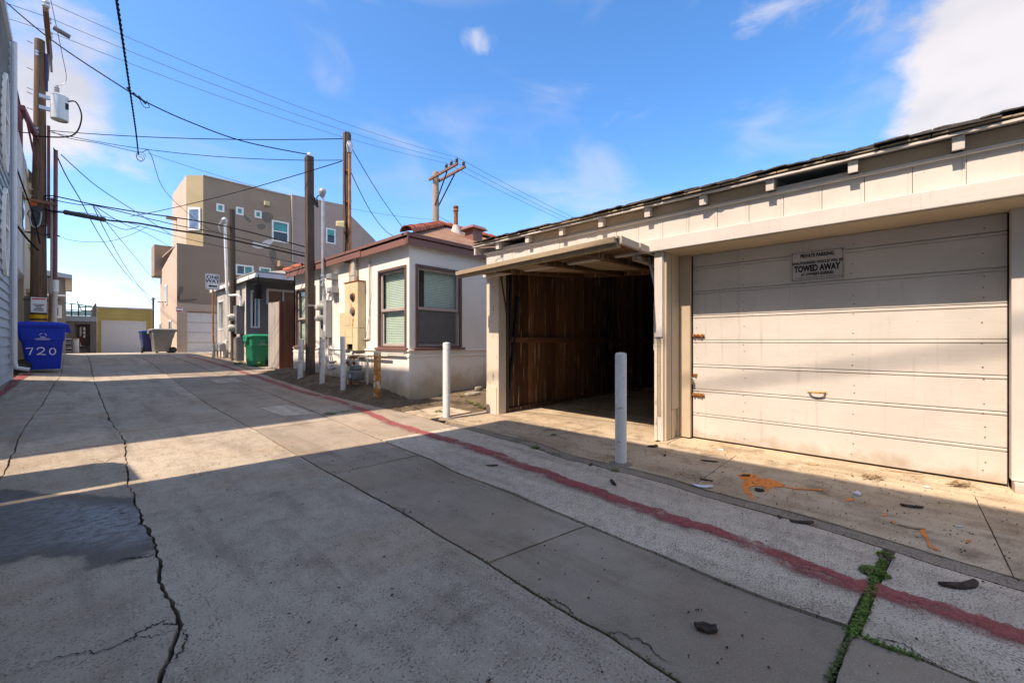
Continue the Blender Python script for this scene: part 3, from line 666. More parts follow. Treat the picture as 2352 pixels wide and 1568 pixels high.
# rafters and the blocking between them
RS = [1.496+.606*k for k in range(-9, 6)]
for r in RS:
    MB().hexa([(TF-.095,r-.032,2.575),(TF+1.2,r-.032,2.80),(TF+1.2,r+.032,2.80),(TF-.095,r+.032,2.575),(TF-.10,r-.032,2.672),(TF+1.2,r-.032,2.91),(TF+1.2,r+.032,2.91),(TF-.10,r+.032,2.672)]).build('rafter_tail', M['cream_y'], gar)
for r in RS[:-1]:
    gapbay = abs(r-.284) < .1 or abs(r-3.92) < .1
    B(TF-.004, TF+.02, r+.034, r+.572, 2.574, 2.615 if gapbay else 2.690).build('eave_blocking', M['tan_z'] if not gapbay else M['cream_y'], gar)
# roof deck: low pitch, starting at the eave
tp = .20
def roofz(t): return 2.692+(t-(TF-.12))*tp
MB().hexa([(TF-.13,S_R,2.673),(10.4,S_R,2.673+5.93*tp),(10.4,5.06,2.673+5.93*tp),(TF-.13,5.06,2.673),(TF-.13,S_R,2.691),(10.4,S_R,2.691+5.93*tp),(10.4,5.06,2.691+5.93*tp),(TF-.13,5.06,2.691)]).build('roof_deck', M['cream_y'], gar)
# a split, gappy starter board along the eave, then courses of ragged shingles
s = 5.06
while s > S_R:
    L = random.uniform(.12, .55); g = random.uniform(.0, .012)
    MB().box(TF-.145+random.uniform(-.010,.010), TF-.05, s-L+g, s, 2.7075, 2.7075+random.uniform(.008,.013)).build('starter_strip', M['weathered'], gar); s -= L
proto = []
for k in range(4):
    w = (.20,.26,.32,.16)[k]; mb = MB()
    n_ = 6
    top = [Vector((.02*nz1(j*1.9,k)+(-.0), -w/2+w*j/n_, .006*nz1(j*2.3,k+5))) for j in range(n_+1)]
    vs = top+[Vector((.30, p.y, .035)) for p in top]; th = .011
    mb.add(vs+[v+Vector((0,0,th)) for v in vs], [])
    m_ = n_+1
    for j in range(n_):
        mb.f += [(j, j+1, m_+j+1, m_+j), (2*m_+j, 3*m_+j, 3*m_+j+1, 2*m_+j+1), (j, 2*m_+j, 2*m_+j+1, j+1)]
    mb.f += [(0, m_, 3*m_, 2*m_), (n_, 2*m_+n_, 3*m_+n_, m_+n_)]
    proto.append((w, mb))
PM = []
for course in range(3):
    s = 5.08-random.uniform(0,.1)
    while s > S_R:
        k = random.randrange(4); w, mb = proto[k]
        if random.random() > (.0, .05, .12)[course]:
            x = TF-.17+.105*course+random.uniform(-.018,.018)+(.0 if s > .3 else .01)
            z = 2.722+.020*course+random.uniform(-.004,.020)+(x-TF+.17)*tp*.8
            if len(PM) <= k or True:
                key = 'shingle_%d' % k
                me = bpy.data.meshes.get(key)
                if me is None:
                    o_ = mb.build(key, M['shingle']); me = o_.data; bpy.data.objects.remove(o_)
                ob = bpy.data.objects.new('shingle', me); COL.objects.link(ob); ob.parent = gar
                ob.location = Vector((x, s-w/2, z))-root_loc(gar); ob.rotation_euler = (random.uniform(-.06,.06), (random.uniform(-.10,.05)-.06) if random.random() < .7 else random.uniform(-.02,.16), random.uniform(-.08,.08))
        s -= w+random.uniform(.0,.012)
MB().hexa([(TF+.2,S_R,roofz(TF+.2)+.03),(10.4,S_R,roofz(10.4)+.03),(10.4,5.05,roofz(10.4)+.03),(TF+.2,5.05,roofz(TF+.2)+.03),(TF+.2,S_R,roofz(TF+.2)+.05),(10.4,S_R,roofz(10.4)+.05),(10.4,5.05,roofz(10.4)+.05),(TF+.2,5.05,roofz(TF+.2)+.05)]).build('roof_covering', M['shingle'], gar)
# barge board at the left gable
MB().hexa([(TF-.125,5.0,2.55),(10.4,5.0,3.64),(10.4,5.03,3.64),(TF-.125,5.03,2.55),(TF-.125,5.0,2.656),(10.4,5.0,3.77),(10.4,5.03,3.77),(TF-.125,5.03,2.656)]).build('barge_board', M['cream_y'], gar)
# outer walls out of sight
B(TF+.19, 10.4, 4.78, 4.86, 0, 2.62).build('side_wall', M['house'], gar); B(10.2, 10.4, S_R, 4.77, 0, 3.6).build('back_wall', M['interior'], gar)
B(TF+.02, 10.2, S_R, S_R+.1, 0, 2.9).build('side_wall', M['cream_z'], gar)
B(5.12, 10.2, 1.80, 1.86, .01, 2.9).build('partition_wall', M['interior'], gar)
B(TF+.01, 10.2, -4.1, 4.77, -.05, .004).build('garage_floor', M['apron'], gar)
# posts
B(TF, TF+.17, 4.594, S_L, .0, 2.31).build('corner_post', M['cream_peel'], gar, bevel=.006)
B(TF-.012, TF-.001, 4.63, S_L-.01, .0, .42).build('post_patch', M['cream_peel'], gar)
B(TF, TF+.40, 1.95, 2.055, .02, 2.171).build('middle_post', M['cream_z'], gar, bevel=.005)
B(TF-.022, TF-.001, 1.955, 2.05, 1.20, 2.165).build('post_board', M['cream_z'], gar, bevel=.003)
B(TF-.014, TF-.001, 2.022, 2.052, .02, 1.18).build('post_board', M['cream_peel'], gar)
B(TF-.010, TF-.001, 1.953, 1.975, .02, 1.19).build('post_board', M['cream_peel'], gar)
B(TF-.006, TF-.001, 1.98, 2.016, .3, 1.17).build('post_board', M['weathered'], gar)
MB().prism([(TF+.02,2.057,1.05),(TF+.12,2.057,1.10),(TF+.12,2.057,1.52),(TF+.02,2.057,1.60)], (0,.02,0)).build('post_cleat', M['cream_peel'], gar)
# reveal beside the closed door
B(TF+.02, TF+.155, 1.925, 1.949, .02, 2.165).build('reveal_board', M['tan_z'], gar, bevel=.002)
B(TF+.16, TF+.40, 1.920, 1.949, .36, 2.165).build('reveal_board', M['tan_z'], gar, bevel=.002)
B(TF+.16, TF+.25, 1.922, 1.949, .02, .355).build('reveal_board', M['tan_z'], gar)
B(TF+.27, TF+.30, 1.924, 1.949, .09, .355).build('reveal_board', M['tan_z'], gar)
B(TF+.34, TF+.40, 1.922, 1.949, .02, .355).build('reveal_board', M['tan_z'], gar)
B(TF-.02, TF+.43, 1.90, 1.99, -.02, .018).build('post_footing', M['apron'], gar, bevel=.008)
B(TD-.075, TD-.03, 1.79, 1.918, .02, 2.165).build('door_jamb', M['tan_z'], gar, bevel=.004)
# panel right of the closed door
B(TD-.12, TD-.03, -4.1, -.629, .085, 2.165).build('side_panel', M['cream_z'], gar, bevel=.004)
B(TD-.16, TD-.03, -4.1, -.640, .0, .08).build('base_board', M['cream_y'], gar, bevel=.006)
B(TD-.0, TD+.02, -.628, -.623, .0, 2.165).build('door_gap', M['interior'], gar)
# closed sectional door: each board a moulded profile running along the door
door = B(TD+.02, TD+.05, -.622, 1.786, .022, 2.165).build('closed_garage_door', M['cream_y'], gar); door['label'] = 'closed cream garage door of wide horizontal boards'
z = .020; bh = .2865
while z < 2.15:
    h = min(bh, 2.162-z); x = TD
    pr = [(x+.02,z+.001),(x+.008,z+.001),(x+.001,z+.006)]
    if h > .2: pr += [(x,z+h-.036),(x+.009,z+h-.033),(x+.009,z+h-.027),(x+.0,z+h-.024),(x-.001,z+h-.010),(x+.005,z+h-.008),(x+.009,z+h-.002)]
    else: pr += [(x,z+h-.002)]
    pr += [(x+.02,z+h-.001)]
    ob = MB().prism([Vector((p[0]+random.uniform(0,.0012), -.622, p[1])) for p in pr], (0, 2.408, 0)).build('door_board', M['cream_y'], door)
    z += bh
nails = MB()
for col_ in (1.43-.19, .32, -.50, 1.74):
    zz = .10
    while zz < 2.1:
        c = (TD-.0015, col_+random.uniform(-.012,.012), zz+random.uniform(-.015,.015)); nails.cyl(c, (TD+.004, c[1], c[2]), .0055, n=6)
        zz += (.09 if random.random() < .5 else .19)
tag(nails.build('nail_heads', M['rust_dark'], door), kind='stuff')
def bolt(zc, name, label):
    o = B(TD-.006, TD-.001, 1.655, 1.79, zc-.02, zc+.02).build(name, M['bolt_rust'], door); o['label'] = label
    mb = MB().tube([(TD-.016,1.80,zc),(TD-.016,1.65,zc)], .009, 8); mb.tube([(TD-.016,1.70,zc),(TD-.03,1.70,zc-.008)], .006, 6)
    mb.box(TD-.026, TD-.006, 1.675, 1.69, zc-.02, zc+.02); mb.box(TD-.026, TD-.006, 1.755, 1.77, zc-.02, zc+.02); mb.box(TD-.022, TD-.006, 1.715, 1.73, zc-.017, zc+.017)
    mb.build('sliding_rod', M['rust_dark'], door)
bolt(pt(1608,771,TD).z, 'barrel_bolt', 'upper rusty barrel bolt'); bolt(pt(1608,907,TD).z, 'barrel_bolt', 'lower rusty barrel bolt')
hz_ = pt(1598,862,TD).z
h_ = MB().prism([(TD-.008,1.735,hz_+.02),(TD-.008,1.735,hz_-.005),(TD-.008,1.75,hz_-.03),(TD-.008,1.765,hz_-.01),(TD-.008,1.80,hz_-.015),(TD-.008,1.80,hz_+.02)], (.006,0,0)).build('hasp', M['rust_dark'], door)
pc = Vector((TD-.035, 1.786, hz_-.075)); pl = thing('padlock', pc, 'small brass padlock hanging from the rusty hasp of the closed garage door', 'padlock')
B(pc.x-.011, pc.x+.011, pc.y-.025, pc.y+.025, pc.z-.03, pc.z+.018).build('lock_body', simple('dull_brass', (.26,.19,.10), .45, .7), pl, bevel=.005)
MB().tube([pc+Vector((0,.016*math.cos(a),.016+.034*math.sin(a))) for a in [math.pi*k/8 for k in range(9)]], .0045, 8).build('shackle', M['galv'], pl, smooth=True)
hp = pt(1877,898,TD); hh = MB().box(TD-.004, TD-.0005, hp.y+.045, hp.y+.085, hp.z-.022, hp.z+.022).build('door_handle', M['pvc'], door, bevel=.004)
B(TD-.004, TD-.0005, hp.y-.085, hp.y-.045, hp.z-.022, hp.z+.022).build('handle_plate', M['pvc'], door, bevel=.004)
MB().tube(smooth_path([(TD-.004,hp.y+.065,hp.z),(TD-.035,hp.y+.05,hp.z-.008),(TD-.045,hp.y,hp.z-.01),(TD-.035,hp.y-.05,hp.z-.008),(TD-.004,hp.y-.065,hp.z)],4), .009, 8).build('handle_grip', M['bolt_rust'], door, smooth=True)
# lettering helper
def text(s_, size, c, ax, m, parent, sx=1.0, name='lettering', rot=0, bold=0.0):
    cu = bpy.data.curves.new('txt', 'FONT'); cu.body = s_; cu.size = size; cu.align_x = 'CENTER'; cu.align_y = 'CENTER'; cu.extrude = .0006; cu.offset = bold; cu.resolution_u = 3
    o = bpy.data.objects.new('txt', cu); COL.objects.link(o); dg = bpy.context.evaluated_depsgraph_get(); dg.update()
    me = bpy.data.meshes.new_from_object(o.evaluated_get(dg)); bpy.data.objects.remove(o)
    me.materials.clear(); me.materials.append(m); me.name = name
    X, N = (Vector((0,-1,0)), Vector((-1,0,0))) if ax == 't' else (Vector((1,0,0)), Vector((0,-1,0)))
    Zv = Vector((0,0,1)); o_ = root_loc(parent); ca, sa = math.cos(rot), math.sin(rot)
    for v in me.vertices:
        x, y = v.co.x*sx, v.co.y; x, y = x*ca-y*sa, x*sa+y*ca
        v.co = Vector(c)-o_+X*x+Zv*y+N*v.co.z
    ob = bpy.data.objects.new(name, me); COL.objects.link(ob); ob.parent = parent; return ob
# private parking sign, screwed to the closed door
a, b = pt(1816,612,TD-.01), pt(1940,606,TD-.01); zt, zb = pt(1816,581,TD-.01).z, pt(1816,649,TD-.01).z
sy, sw, sh = (a.y+b.y)/2, abs(a.y-b.y), zt-zb; szc = (zt+zb)/2
sg = thing('parking_sign', (TD-.008, sy, szc), 'weathered private parking sign warning of towing on the closed garage door', 'sign')
B(TD-.010, TD-.005, sy-sw/2, sy+sw/2, szc-sh/2, szc+sh/2).build('sign_plate', M['sign_old'], sg, bevel=.002)
ring('t', TD-.0102, sy+sw*.475, sy-sw*.475, szc-sh*.46, szc+sh*.46, .004, -.0004, .0010).build('border_line', M['black'], sg)
tx = TD-.0116
for s_, sz, dz, fit, bd in (('PRIVATE PARKING',.050,.335,.62,.0022),('UNAUTHORIZED VEHICLES WILL BE',.036,.105,.93,.0014),('TOWED AWAY',.084,-.09,.86,.0042),('AT OWNER\'S EXPENSE',.038,-.275,.60,.0016),('CVC 22658a   MUNI CODE  55.0201   SDPD 236-6566',.017,-.39,.86,.0)):
    o = text(s_, sz, (tx, sy, szc+dz*sh), 't', M['black'], sg, 1.0, bold=bd)
    xs = [v.co.y for v in o.data.vertices]; w0 = max(xs)-min(xs); my = (max(xs)+min(xs))/2
    for v in o.data.vertices: v.co.y = (v.co.y-my)*fit*sw/w0
for dy in (-.46,.46):
    for dz in (-.42,.42): MB().cyl((TD-.013, sy+dy*sw, szc+dz*sh), (TD-.009, sy+dy*sw, szc+dz*sh), .006, n=8).build('screw', M['rust_dark'], sg)
# open bay: plank wall on the left, girts, floor
t = TF+.175
while t < 10.15:
    w = random.choice((.13,.145,.16,.185)); d = random.uniform(0,.007)
    B(t+.003, min(t+w-.003, 10.19), 4.70-d, 4.77, .035, 2.75+(t-TF)*tp*.8).build('plank', M['plank'], gar); t += w
B(TF+.18, 10.1, 4.64, 4.695, 1.13, 1.22).build('girt', plank('girt_wood', (.17,.075,.038), (.27,.13,.07), 'x', .2), gar); B(TF+.18, 10.1, 4.63, 4.70, .005, .06).build('sill_plate', M['plank'], gar)
B(TF+.18, TF+.24, 4.60, 4.70, .0, 2.3).build('wall_stud', M['post_dark'], gar)
MB().bar((TF+.28,4.66,.10),(TF+.50,4.63,1.9),.05,.03).build('door_arm', M['steel_dark'], gar)
MB().bar((TF+.26,4.60,1.15),(TF+.30,4.62,2.25),.04,.02).build('door_arm', M['steel_dark'], gar)
MB().tube([(TF+.20,4.585,1.45),(TF+.10,4.585,1.95),(TF+.02,4.57,2.2)], .012, 6).build('spring_rod', M['steel_dark'], gar)
# open tilt-up door, sagging a little
OL, OR, IR, IL = Vector((3.99,4.86,2.135)), Vector((3.86,2.15,2.165)), Vector((6.05,2.11,2.155)), Vector((6.05,4.66,2.315))
def dp(f, g, h=0): return OL.lerp(OR, f).lerp(IL.lerp(IR, f), g)+Vector((0,0,h))
od = MB().hexa([dp(0,0,.045),dp(1,0,.045),dp(1,1,.045),dp(0,1,.045),dp(0,0,.055),dp(1,0,.055),dp(1,1,.055),dp(0,1,.055)]).build('open_garage_door', M['weathered'], gar); od['label'] = 'raised weathered tilt-up door sticking out over the open bay'
nb = 9
for k in range(nb):
    g0, g1 = k/nb+.004, (k+1)/nb-.004
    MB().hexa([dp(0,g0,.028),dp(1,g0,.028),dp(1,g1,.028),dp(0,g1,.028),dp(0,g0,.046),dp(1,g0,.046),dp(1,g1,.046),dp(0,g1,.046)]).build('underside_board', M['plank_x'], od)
for g0, g1, h0, h1, nm, mt in ((-.012,.012,.012,.068,'outer_edge_board','weathered'),(.014,.05,-.03,.026,'stiffener','weathered'),(.96,1.0,-.03,.026,'stiffener','plank_x')):
    MB().hexa([dp(-.005,g0,h0),dp(1.002,g0,h0),dp(1.002,g1,h0),dp(-.005,g1,h0),dp(-.005,g0,h1),dp(1.002,g0,h1),dp(1.002,g1,h1),dp(-.005,g1,h1)]).build(nm, M[mt], od)
for f in (.27,.56,.82):
    MB().hexa([dp(f,.06,-.04),dp(f+.03,.06,-.04),dp(f+.03,.95,-.04),dp(f,.95,-.04),dp(f,.06,.026),dp(f+.03,.06,.026),dp(f+.03,.95,.026),dp(f,.95,.026)]).build('brace', M['plank_x'], od)
for k in range(5):
    g0, g1 = .02+k*.19, .02+k*.19+.175
    MB().hexa([dp(1.003,g0,.0),dp(1.02,g0,.0),dp(1.02,g1,.0),dp(1.003,g1,.0),dp(1.003,g0,.078),dp(1.02,g0,.078),dp(1.02,g1,.07),dp(1.003,g1,.078)]).build('edge_piece', M['weathered_x'], od)
MB().hexa([dp(-.012,.0,.056),dp(1.01,.0,.056),dp(1.01,.06,.056),dp(-.012,.06,.056),dp(-.012,.0,.071),dp(1.01,.0,.078),dp(1.01,.06,.078),dp(-.012,.06,.071)]).build('flaking_rim', M['cream_peel'], od)
hc = dp(.33,.02,.075); MB().tube(smooth_path([hc+Vector((0,.07,0)),hc+Vector((-.01,.05,.045)),hc+Vector((-.01,-.05,.05)),hc+Vector((0,-.07,0))],4), .008, 7).build('door_handle', M['galv'], od, smooth=True)
MB().tube([dp(.97,.42,.0), (TF+.16,2.10,1.75), (TF+.2,2.12,1.1)], [.016,.022,.012], 7).build('lift_arm', M['galv'], od)
MB().bar(dp(.955,.30,-.04), dp(.955,.62,-.04), .07, .05).build('arm_bracket', M['weathered_x'], od)

# ---------------------------------------------------------------- the cream stucco house
TH_, SH = 4.35, 6.71; SE = 12.56; TR = 16.0
hs_ = thing('cream_house', (6.5, 9.5, 0), 'single-storey cream stucco house with brown fascia and red ridge tiles', 'house')
FZ0, FZ1 = 2.93, 3.12
def rect(ax, pos, u0, u1, vt, vb):         # pixel rectangle on a wall -> along0, along1, z0, z1
    f = pt if ax == 't' else ps
    p, q, r = f(u0, vt, pos), f(u1, vt, pos), f(u0, vb, pos)
    a, b = (p.y, q.y) if ax == 't' else (p.x, q.x)
    return (min(a,b), max(a,b), r.z, p.z)
w1 = rect('t', TH_, 871, 932, 612, 800); w1 = (w1[0], w1[1], pt(932,798,TH_).z, pt(932,612,TH_).z)
w2 = (pt(724,700,TH_).y, pt(681,700,TH_).y, w1[2]+.0, w1[3])
ws = rect('s', SH, 957, 1057, 610, 798)
weld(holed_wall('t', TH_, SH, SE, .0, 3.0, [w1, w2], .09).build('front_wall', M['house'], hs_))
weld(holed_wall('s', SH, TH_, TR, .0, 3.0, [ws], .09).build('side_wall', M['house'], hs_))
MB().box(TH_+.0, TR, SE-.1, SE, 0, 3.0).build('rear_wall', M['house'], hs_)
B(TR-.1, TR, SH, SE-.1, 0, 3.0).build('end_wall', M['house'], hs_)
def dh_window(parent, ax, pos, r, lower_screen=False):
    a0, a1, z0, z1 = r; fm, tm = M['brown_trim'], M['mauve_trim']
    win = ring(ax, pos, a0-.03, a1+.03, z0-.02, z1+.03, .046, -.03, .022).build('window', M['win_brown'], parent)
    wbox(MB(), ax, pos, a0-.09, a1+.09, z0-.055, z0-.006, -.02, .065).build('sill', M['brown_trim'] if ax == 't' else M['brown_trim_x'], win, bevel=.006)
    zm = lerp(z0, z1, .475)
    ring(ax, pos, a0+.016, a1-.016, zm-.01, z1-.01, .055, -.065, -.034).build('upper_sash', tm, win, bevel=.003)
    ring(ax, pos, a0+.016, a1-.016, z0+.016, zm+.035, .055, -.085, -.067).build('lower_sash', tm, win, bevel=.003)
    for nm, y0, y1, d in (('upper_pane', zm+.045, z1-.065, -.05), ('lower_pane', z0+.07, zm-.02, -.077)):
        MB().add([wp(ax,pos,a0+.07,y0,d),wp(ax,pos,a1-.07,y0,d),wp(ax,pos,a1-.07,y1,d),wp(ax,pos,a0+.07,y1,d)], [(0,1,2,3) if ax == 's' else (3,2,1,0)]).build(nm, M['glass'], win)
    mb = MB(); z = z0+.02; vs = []        # pleated blind as one folded sheet
    while z < z1-.03: vs += [(z, -.122), (z+.014, -.115)]; z += .034
    for zz, d in vs: mb.v += [wp(ax,pos,a0+.02,zz,d), wp(ax,pos,a1-.02,zz,d)]
    for k in range(len(vs)-1): mb.f.append((2*k,2*k+1,2*k+3,2*k+2))
    mb.build('blind', M['blind'], win)
    if lower_screen: MB().add([wp(ax,pos,a0+.07,z0+.07,-.060),wp(ax,pos,a1-.07,z0+.07,-.060),wp(ax,pos,a1-.07,zm-.02,-.060),wp(ax,pos,a0+.07,zm-.02,-.060)], [(0,1,2,3)]).build('insect_screen', M['blind_dark'], win)
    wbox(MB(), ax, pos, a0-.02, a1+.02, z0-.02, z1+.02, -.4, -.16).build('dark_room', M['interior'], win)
dh_window(hs_, 't', TH_, w1); dh_window(hs_, 't', TH_, w2); dh_window(hs_, 's', SH, ws, True)
# belt mouldings and the slightly proud footing
for z0, z1, d in ((.955,.99,.035),(.845,.90,.03),(.90,.955,.012),(-.1,.845,.018)):
    nm = 'footing' if z0 < 0 else 'belt_moulding'
    mb = MB().prism([(TH_-d, SE, z0), (TH_-d, SH-d, z0), (TR, SH-d, z0), (TR, SH+.02, z0), (TH_+.02, SH+.02, z0), (TH_+.02, SE, z0)], (0,0,z1-z0)); mb.build(nm, M['house'], hs_, bevel=.006)
# roof: hip at this end, ridge running away from the alley
OT, OS0, OS1 = TH_-.15, SH-.15, SE+.15; HALF = (OS1-OS0)/2; SM = (OS0+OS1)/2; RZ = 4.46; RT = OT+HALF
def roofpt(f): pass
ea = [Vector((OT,OS0,FZ1)), Vector((TR,OS0,FZ1)), Vector((TR,OS1,FZ1)), Vector((OT,OS1,FZ1))]; rp0, rp1 = Vector((RT,SM,RZ)), Vector((TR,SM,RZ))
dn = Vector((0,0,-.06))
def slope(poly, nm): MB().prism([p for p in poly], dn).build(nm, M['shingle_roof'], hs_)
slope([ea[0], ea[1], rp1, rp0], 'roof_slope'); slope([ea[3], ea[0], rp0], 'roof_slope'); slope([ea[2], ea[3], rp0, rp1], 'roof_slope')
B(OT+.02, TR, OS0+.02, OS1-.02, 2.995, 3.008).build('eave_soffit', M['house'], hs_)
B(OT-.0, OT+.02, OS0, OS0+1.75, FZ0, FZ1-.004).build('fascia', M['brown_trim'], hs_); B(OT-.012, OT+.012, OS0+1.752, OS1, FZ0+.012, FZ1-.004).build('fascia', M['brown_trim'], hs_)
B(OT, TR, OS0-.0, OS0+.02, FZ0, FZ1-.004).build('fascia', M['brown_trim_x'], hs_); B(OT-.02, TR, OS0-.03, OS0+.0, FZ1-.045, FZ1+.03).build('roof_edge', M['brown_trim_x'], hs_, bevel=.006)
B(OT-.03, OT-.013, OS0-.02, OS1, FZ1-.035, FZ1+.022).build('roof_edge', M['brown_trim'], hs_, bevel=.004)
B(OT-.006, OT+.03, OS0-.034, OS0-.002, FZ0, FZ1+.032).build('fascia_corner', M['brown_trim_x'], hs_)
def tile_row(p0, p1, n, r=.11):
    d = (p1-p0)/n; L = d.length*1.12; dd = d.normalized(); a = dd.cross(Vector((0,0,1))).normalized(); b = a.cross(dd)
    mb = MB(); N = 8
    for k, (x, rr) in enumerate(((0, r), (L, r*.86))):
        for th in (0, .018):
            for j in range(N+1): an = math.pi*j/N; mb.v.append(dd*x+(a*math.cos(an)+b*math.sin(an))*(rr-th))
    M1 = N+1
    for j in range(N): mb.f += [(j,j+1,2*M1+j+1,2*M1+j),(M1+j,3*M1+j,3*M1+j+1,M1+j+1),(j,M1+j,M1+j+1,j+1)]
    o_ = mb.build('ridge_tile_proto', M['tile'], smooth=True); me = o_.data; bpy.data.objects.remove(o_)
    for i in range(n):
        ob = bpy.data.objects.new('ridge_tile', me); COL.objects.link(ob); ob.parent = hs_; ob.location = p0+d*i-root_loc(hs_)+Vector((0,0,random.uniform(-.006,.006)+.02))
tile_row(ea[0]+Vector((0,0,.0)), rp0, 12, .13); tile_row(ea[3]+Vector((-.02,.02,-.02)), ea[3].lerp(rp0,.1), 2, .12); tile_row(rp0+Vector((-.05,0,.02)), rp1, 26, .12)
def on_slope(u, v):
    d = pdir(u, v); k = (RZ-FZ1)/HALF      # z = FZ1 + (y-OS0)*k
    s_ = (FZ1-OS0*k-CAMZ)/(d.z-k*d.y); return CAM+d*s_
vp_ = on_slope(1047, 534); 
MB().lathe(vp_-Vector((0,0,.08)), [(.17,0),(.15,.08),(.075,.28)], n=14).build('pipe_flashing', M['lead'], hs_, smooth=True)
MB().lathe(vp_+Vector((0,0,.15)), [(.06,0),(.06,.42),(.075,.43),(.075,.48),(.06,.50),(.075,.52),(.075,.57),(.06,.575)], n=14).build('vent_pipe', M['rust_dark'], hs_, smooth=True)
bx = on_slope(1088, 551); B(bx.x-.16, bx.x+.16, bx.y-.16, bx.y+.16, bx.z-.2, bx.z+.24).build('roof_vent', M['brown_trim'], hs_)
MB().hexa([(bx.x-.27,bx.y-.27,bx.z+.245),(bx.x+.27,bx.y-.27,bx.z+.245),(bx.x+.27,bx.y+.27,bx.z+.245),(bx.x-.27,bx.y+.27,bx.z+.245),(bx.x-.2,bx.y-.2,bx.z+.33),(bx.x+.2,bx.y-.2,bx.z+.33),(bx.x+.2,bx.y+.2,bx.z+.33),(bx.x-.2,bx.y+.2,bx.z+.33)]).build('vent_hood', M['brown_trim'], hs_)
# ---------------------------------------------------------------- neighbouring buildings
def plain_window(parent, ax, pos, r, glass=('glass_teal',), split=None, frame='white', w=.06, deep=.08, ratio=.5):
    a0, a1, z0, z1 = r
    win = ring(ax, pos, a0, a1, z0, z1, w, -deep, .02).build('window', M[frame], parent)
    if split == 'v': cuts = [(a0+w, lerp(a0,a1,ratio)-w*.35, z0+w, z1-w), (lerp(a0,a1,ratio)+w*.35, a1-w, z0+w, z1-w)]
    elif split == 'h': cuts = [(a0+w, a1-w, z0+w, lerp(z0,z1,ratio)-w*.35), (a0+w, a1-w, lerp(z0,z1,ratio)+w*.35, z1-w)]
    else: cuts = [(a0+w, a1-w, z0+w, z1-w)]
    for k, (p, q, y0, y1) in enumerate(cuts):
        wbox(MB(), ax, pos, p, q, y0, y1, -deep+.01, -deep+.02).build('pane', M[glass[k % len(glass)]], win)
    if split == 'v': m_ = lerp(a0,a1,ratio); wbox(MB(), ax, pos, m_-w*.35, m_+w*.35, z0+w, z1-w, -deep+.005, .0).build('mullion', M[frame], win)
    if split == 'h': m_ = lerp(z0,z1,ratio); wbox(MB(), ax, pos, a0+w, a1-w, m_-w*.35, m_+w*.35, -deep+.005, .0).build('mullion', M[frame], win)
    return win
# near-left building: stands beside the camera, outside the picture, and shades the near pavement
na = thing('apartment_building', (-5, -3, 0), 'off-white two-storey apartment building left of the camera, shading the near pavement', 'building')
B(-9, -1.5, -12, 4.72, 0, 7.55).build('wall', M['apart'], na); B(-9.1, -1.38, -12.1, 4.80, 7.552, 7.80).build('parapet', M['apart'], na)
for y in (-9, -6, -3, 0): 
    for z in (1.2, 4.6): B(-1.505, -1.46, y, y+1.3, z, z+1.3).build('window', M['glass_dark'], na)
nw = thing('garden_wall', (-1.8, 5.2, 0), 'low rendered garden wall at the left edge between two buildings', 'wall')
MB().prism([(-1.75,4.82,0),(-1.75,5.6,0),(-1.75,5.62,2.3),(-1.75,5.57,2.45),(-1.75,5.4,2.58),(-1.75,4.82,2.62)], (.22,0,0)).build('wall', M['apart'], nw)
# blue lap-sided building on the left edge
TB = -.87
bb = thing('blue_house', (-4, 10, 0), 'tall pale blue lap-sided building at the left edge with arched white windows', 'building')
B(-9, TB-.03, 6.87, 13.68, 0, 7.5).build('core_wall', M['blue_siding'], bb)
z = .35
while z < 7.45:
    h = .178; mb = MB().prism([(TB-.029,6.86,z),(TB+.012,6.86,z),(TB-.016,6.86,z+h),(TB-.029,6.86,z+h)], (0,6.76,0)); mb.build('siding_board', M['blue_siding'], bb); z += h
B(TB-.03, TB+.045, 13.62, 13.74, .1, 7.45).build('corner_board', M['blueish_trim'], bb); B(TB-.03, TB+.03, 6.86, 13.7, .0, .35).build('plinth', M['greywall'], bb)
MB().prism([(TB+.04,6.78,7.47),(TB+.04,6.78,7.60),(-4.6,6.78,8.7),(-9.2,6.78,7.62),(-9.2,6.78,7.47)], (0,7.0,0)).build('roof', M['blueish_trim'], bb)
MB().tube([(TB+.075,13.50,7.4),(TB+.075,13.50,.75),(TB+.10,13.5,.6),(TB+.28,13.52,.55)], .042, 8).build('downspout', M['blueish_trim'], bb)
for zc, hh in ((5.35,.95),(3.25,.85)):
    yc = 12.55; prof = [(yc+.42*math.cos(a), zc+hh*math.sin(a)) for a in [2*math.pi*k/24 for k in range(24)]]
    inn = [(yc+.34*math.cos(a), zc+(hh-.09)*math.sin(a)) for a in [2*math.pi*k/24 for k in range(24)]]
    mb = MB(); mb.v = [Vector((TB+.05,a,b)) for a,b in prof]+[Vector((TB+.05,a,b)) for a,b in inn]+[Vector((TB+.0,a,b)) for a,b in prof]+[Vector((TB+.0,a,b)) for a,b in inn]
    for k in range(24): n = (k+1)%24; mb.f += [(k,n,24+n,24+k),(48+k,48+n,n,k),(24+k,24+n,72+n,72+k)]
    w_ = mb.build('oval_window', M['white'], bb); mb = MB(); mb.add([(TB+.025,a,b) for a,b in inn], [tuple(range(24))]); mb.build('pane', M['glass_blue'], w_)
    B(TB+.02, TB+.045, yc-.36, yc+.36, zc+.08, zc+.13).build('glazing_bar', M['white'], w_)
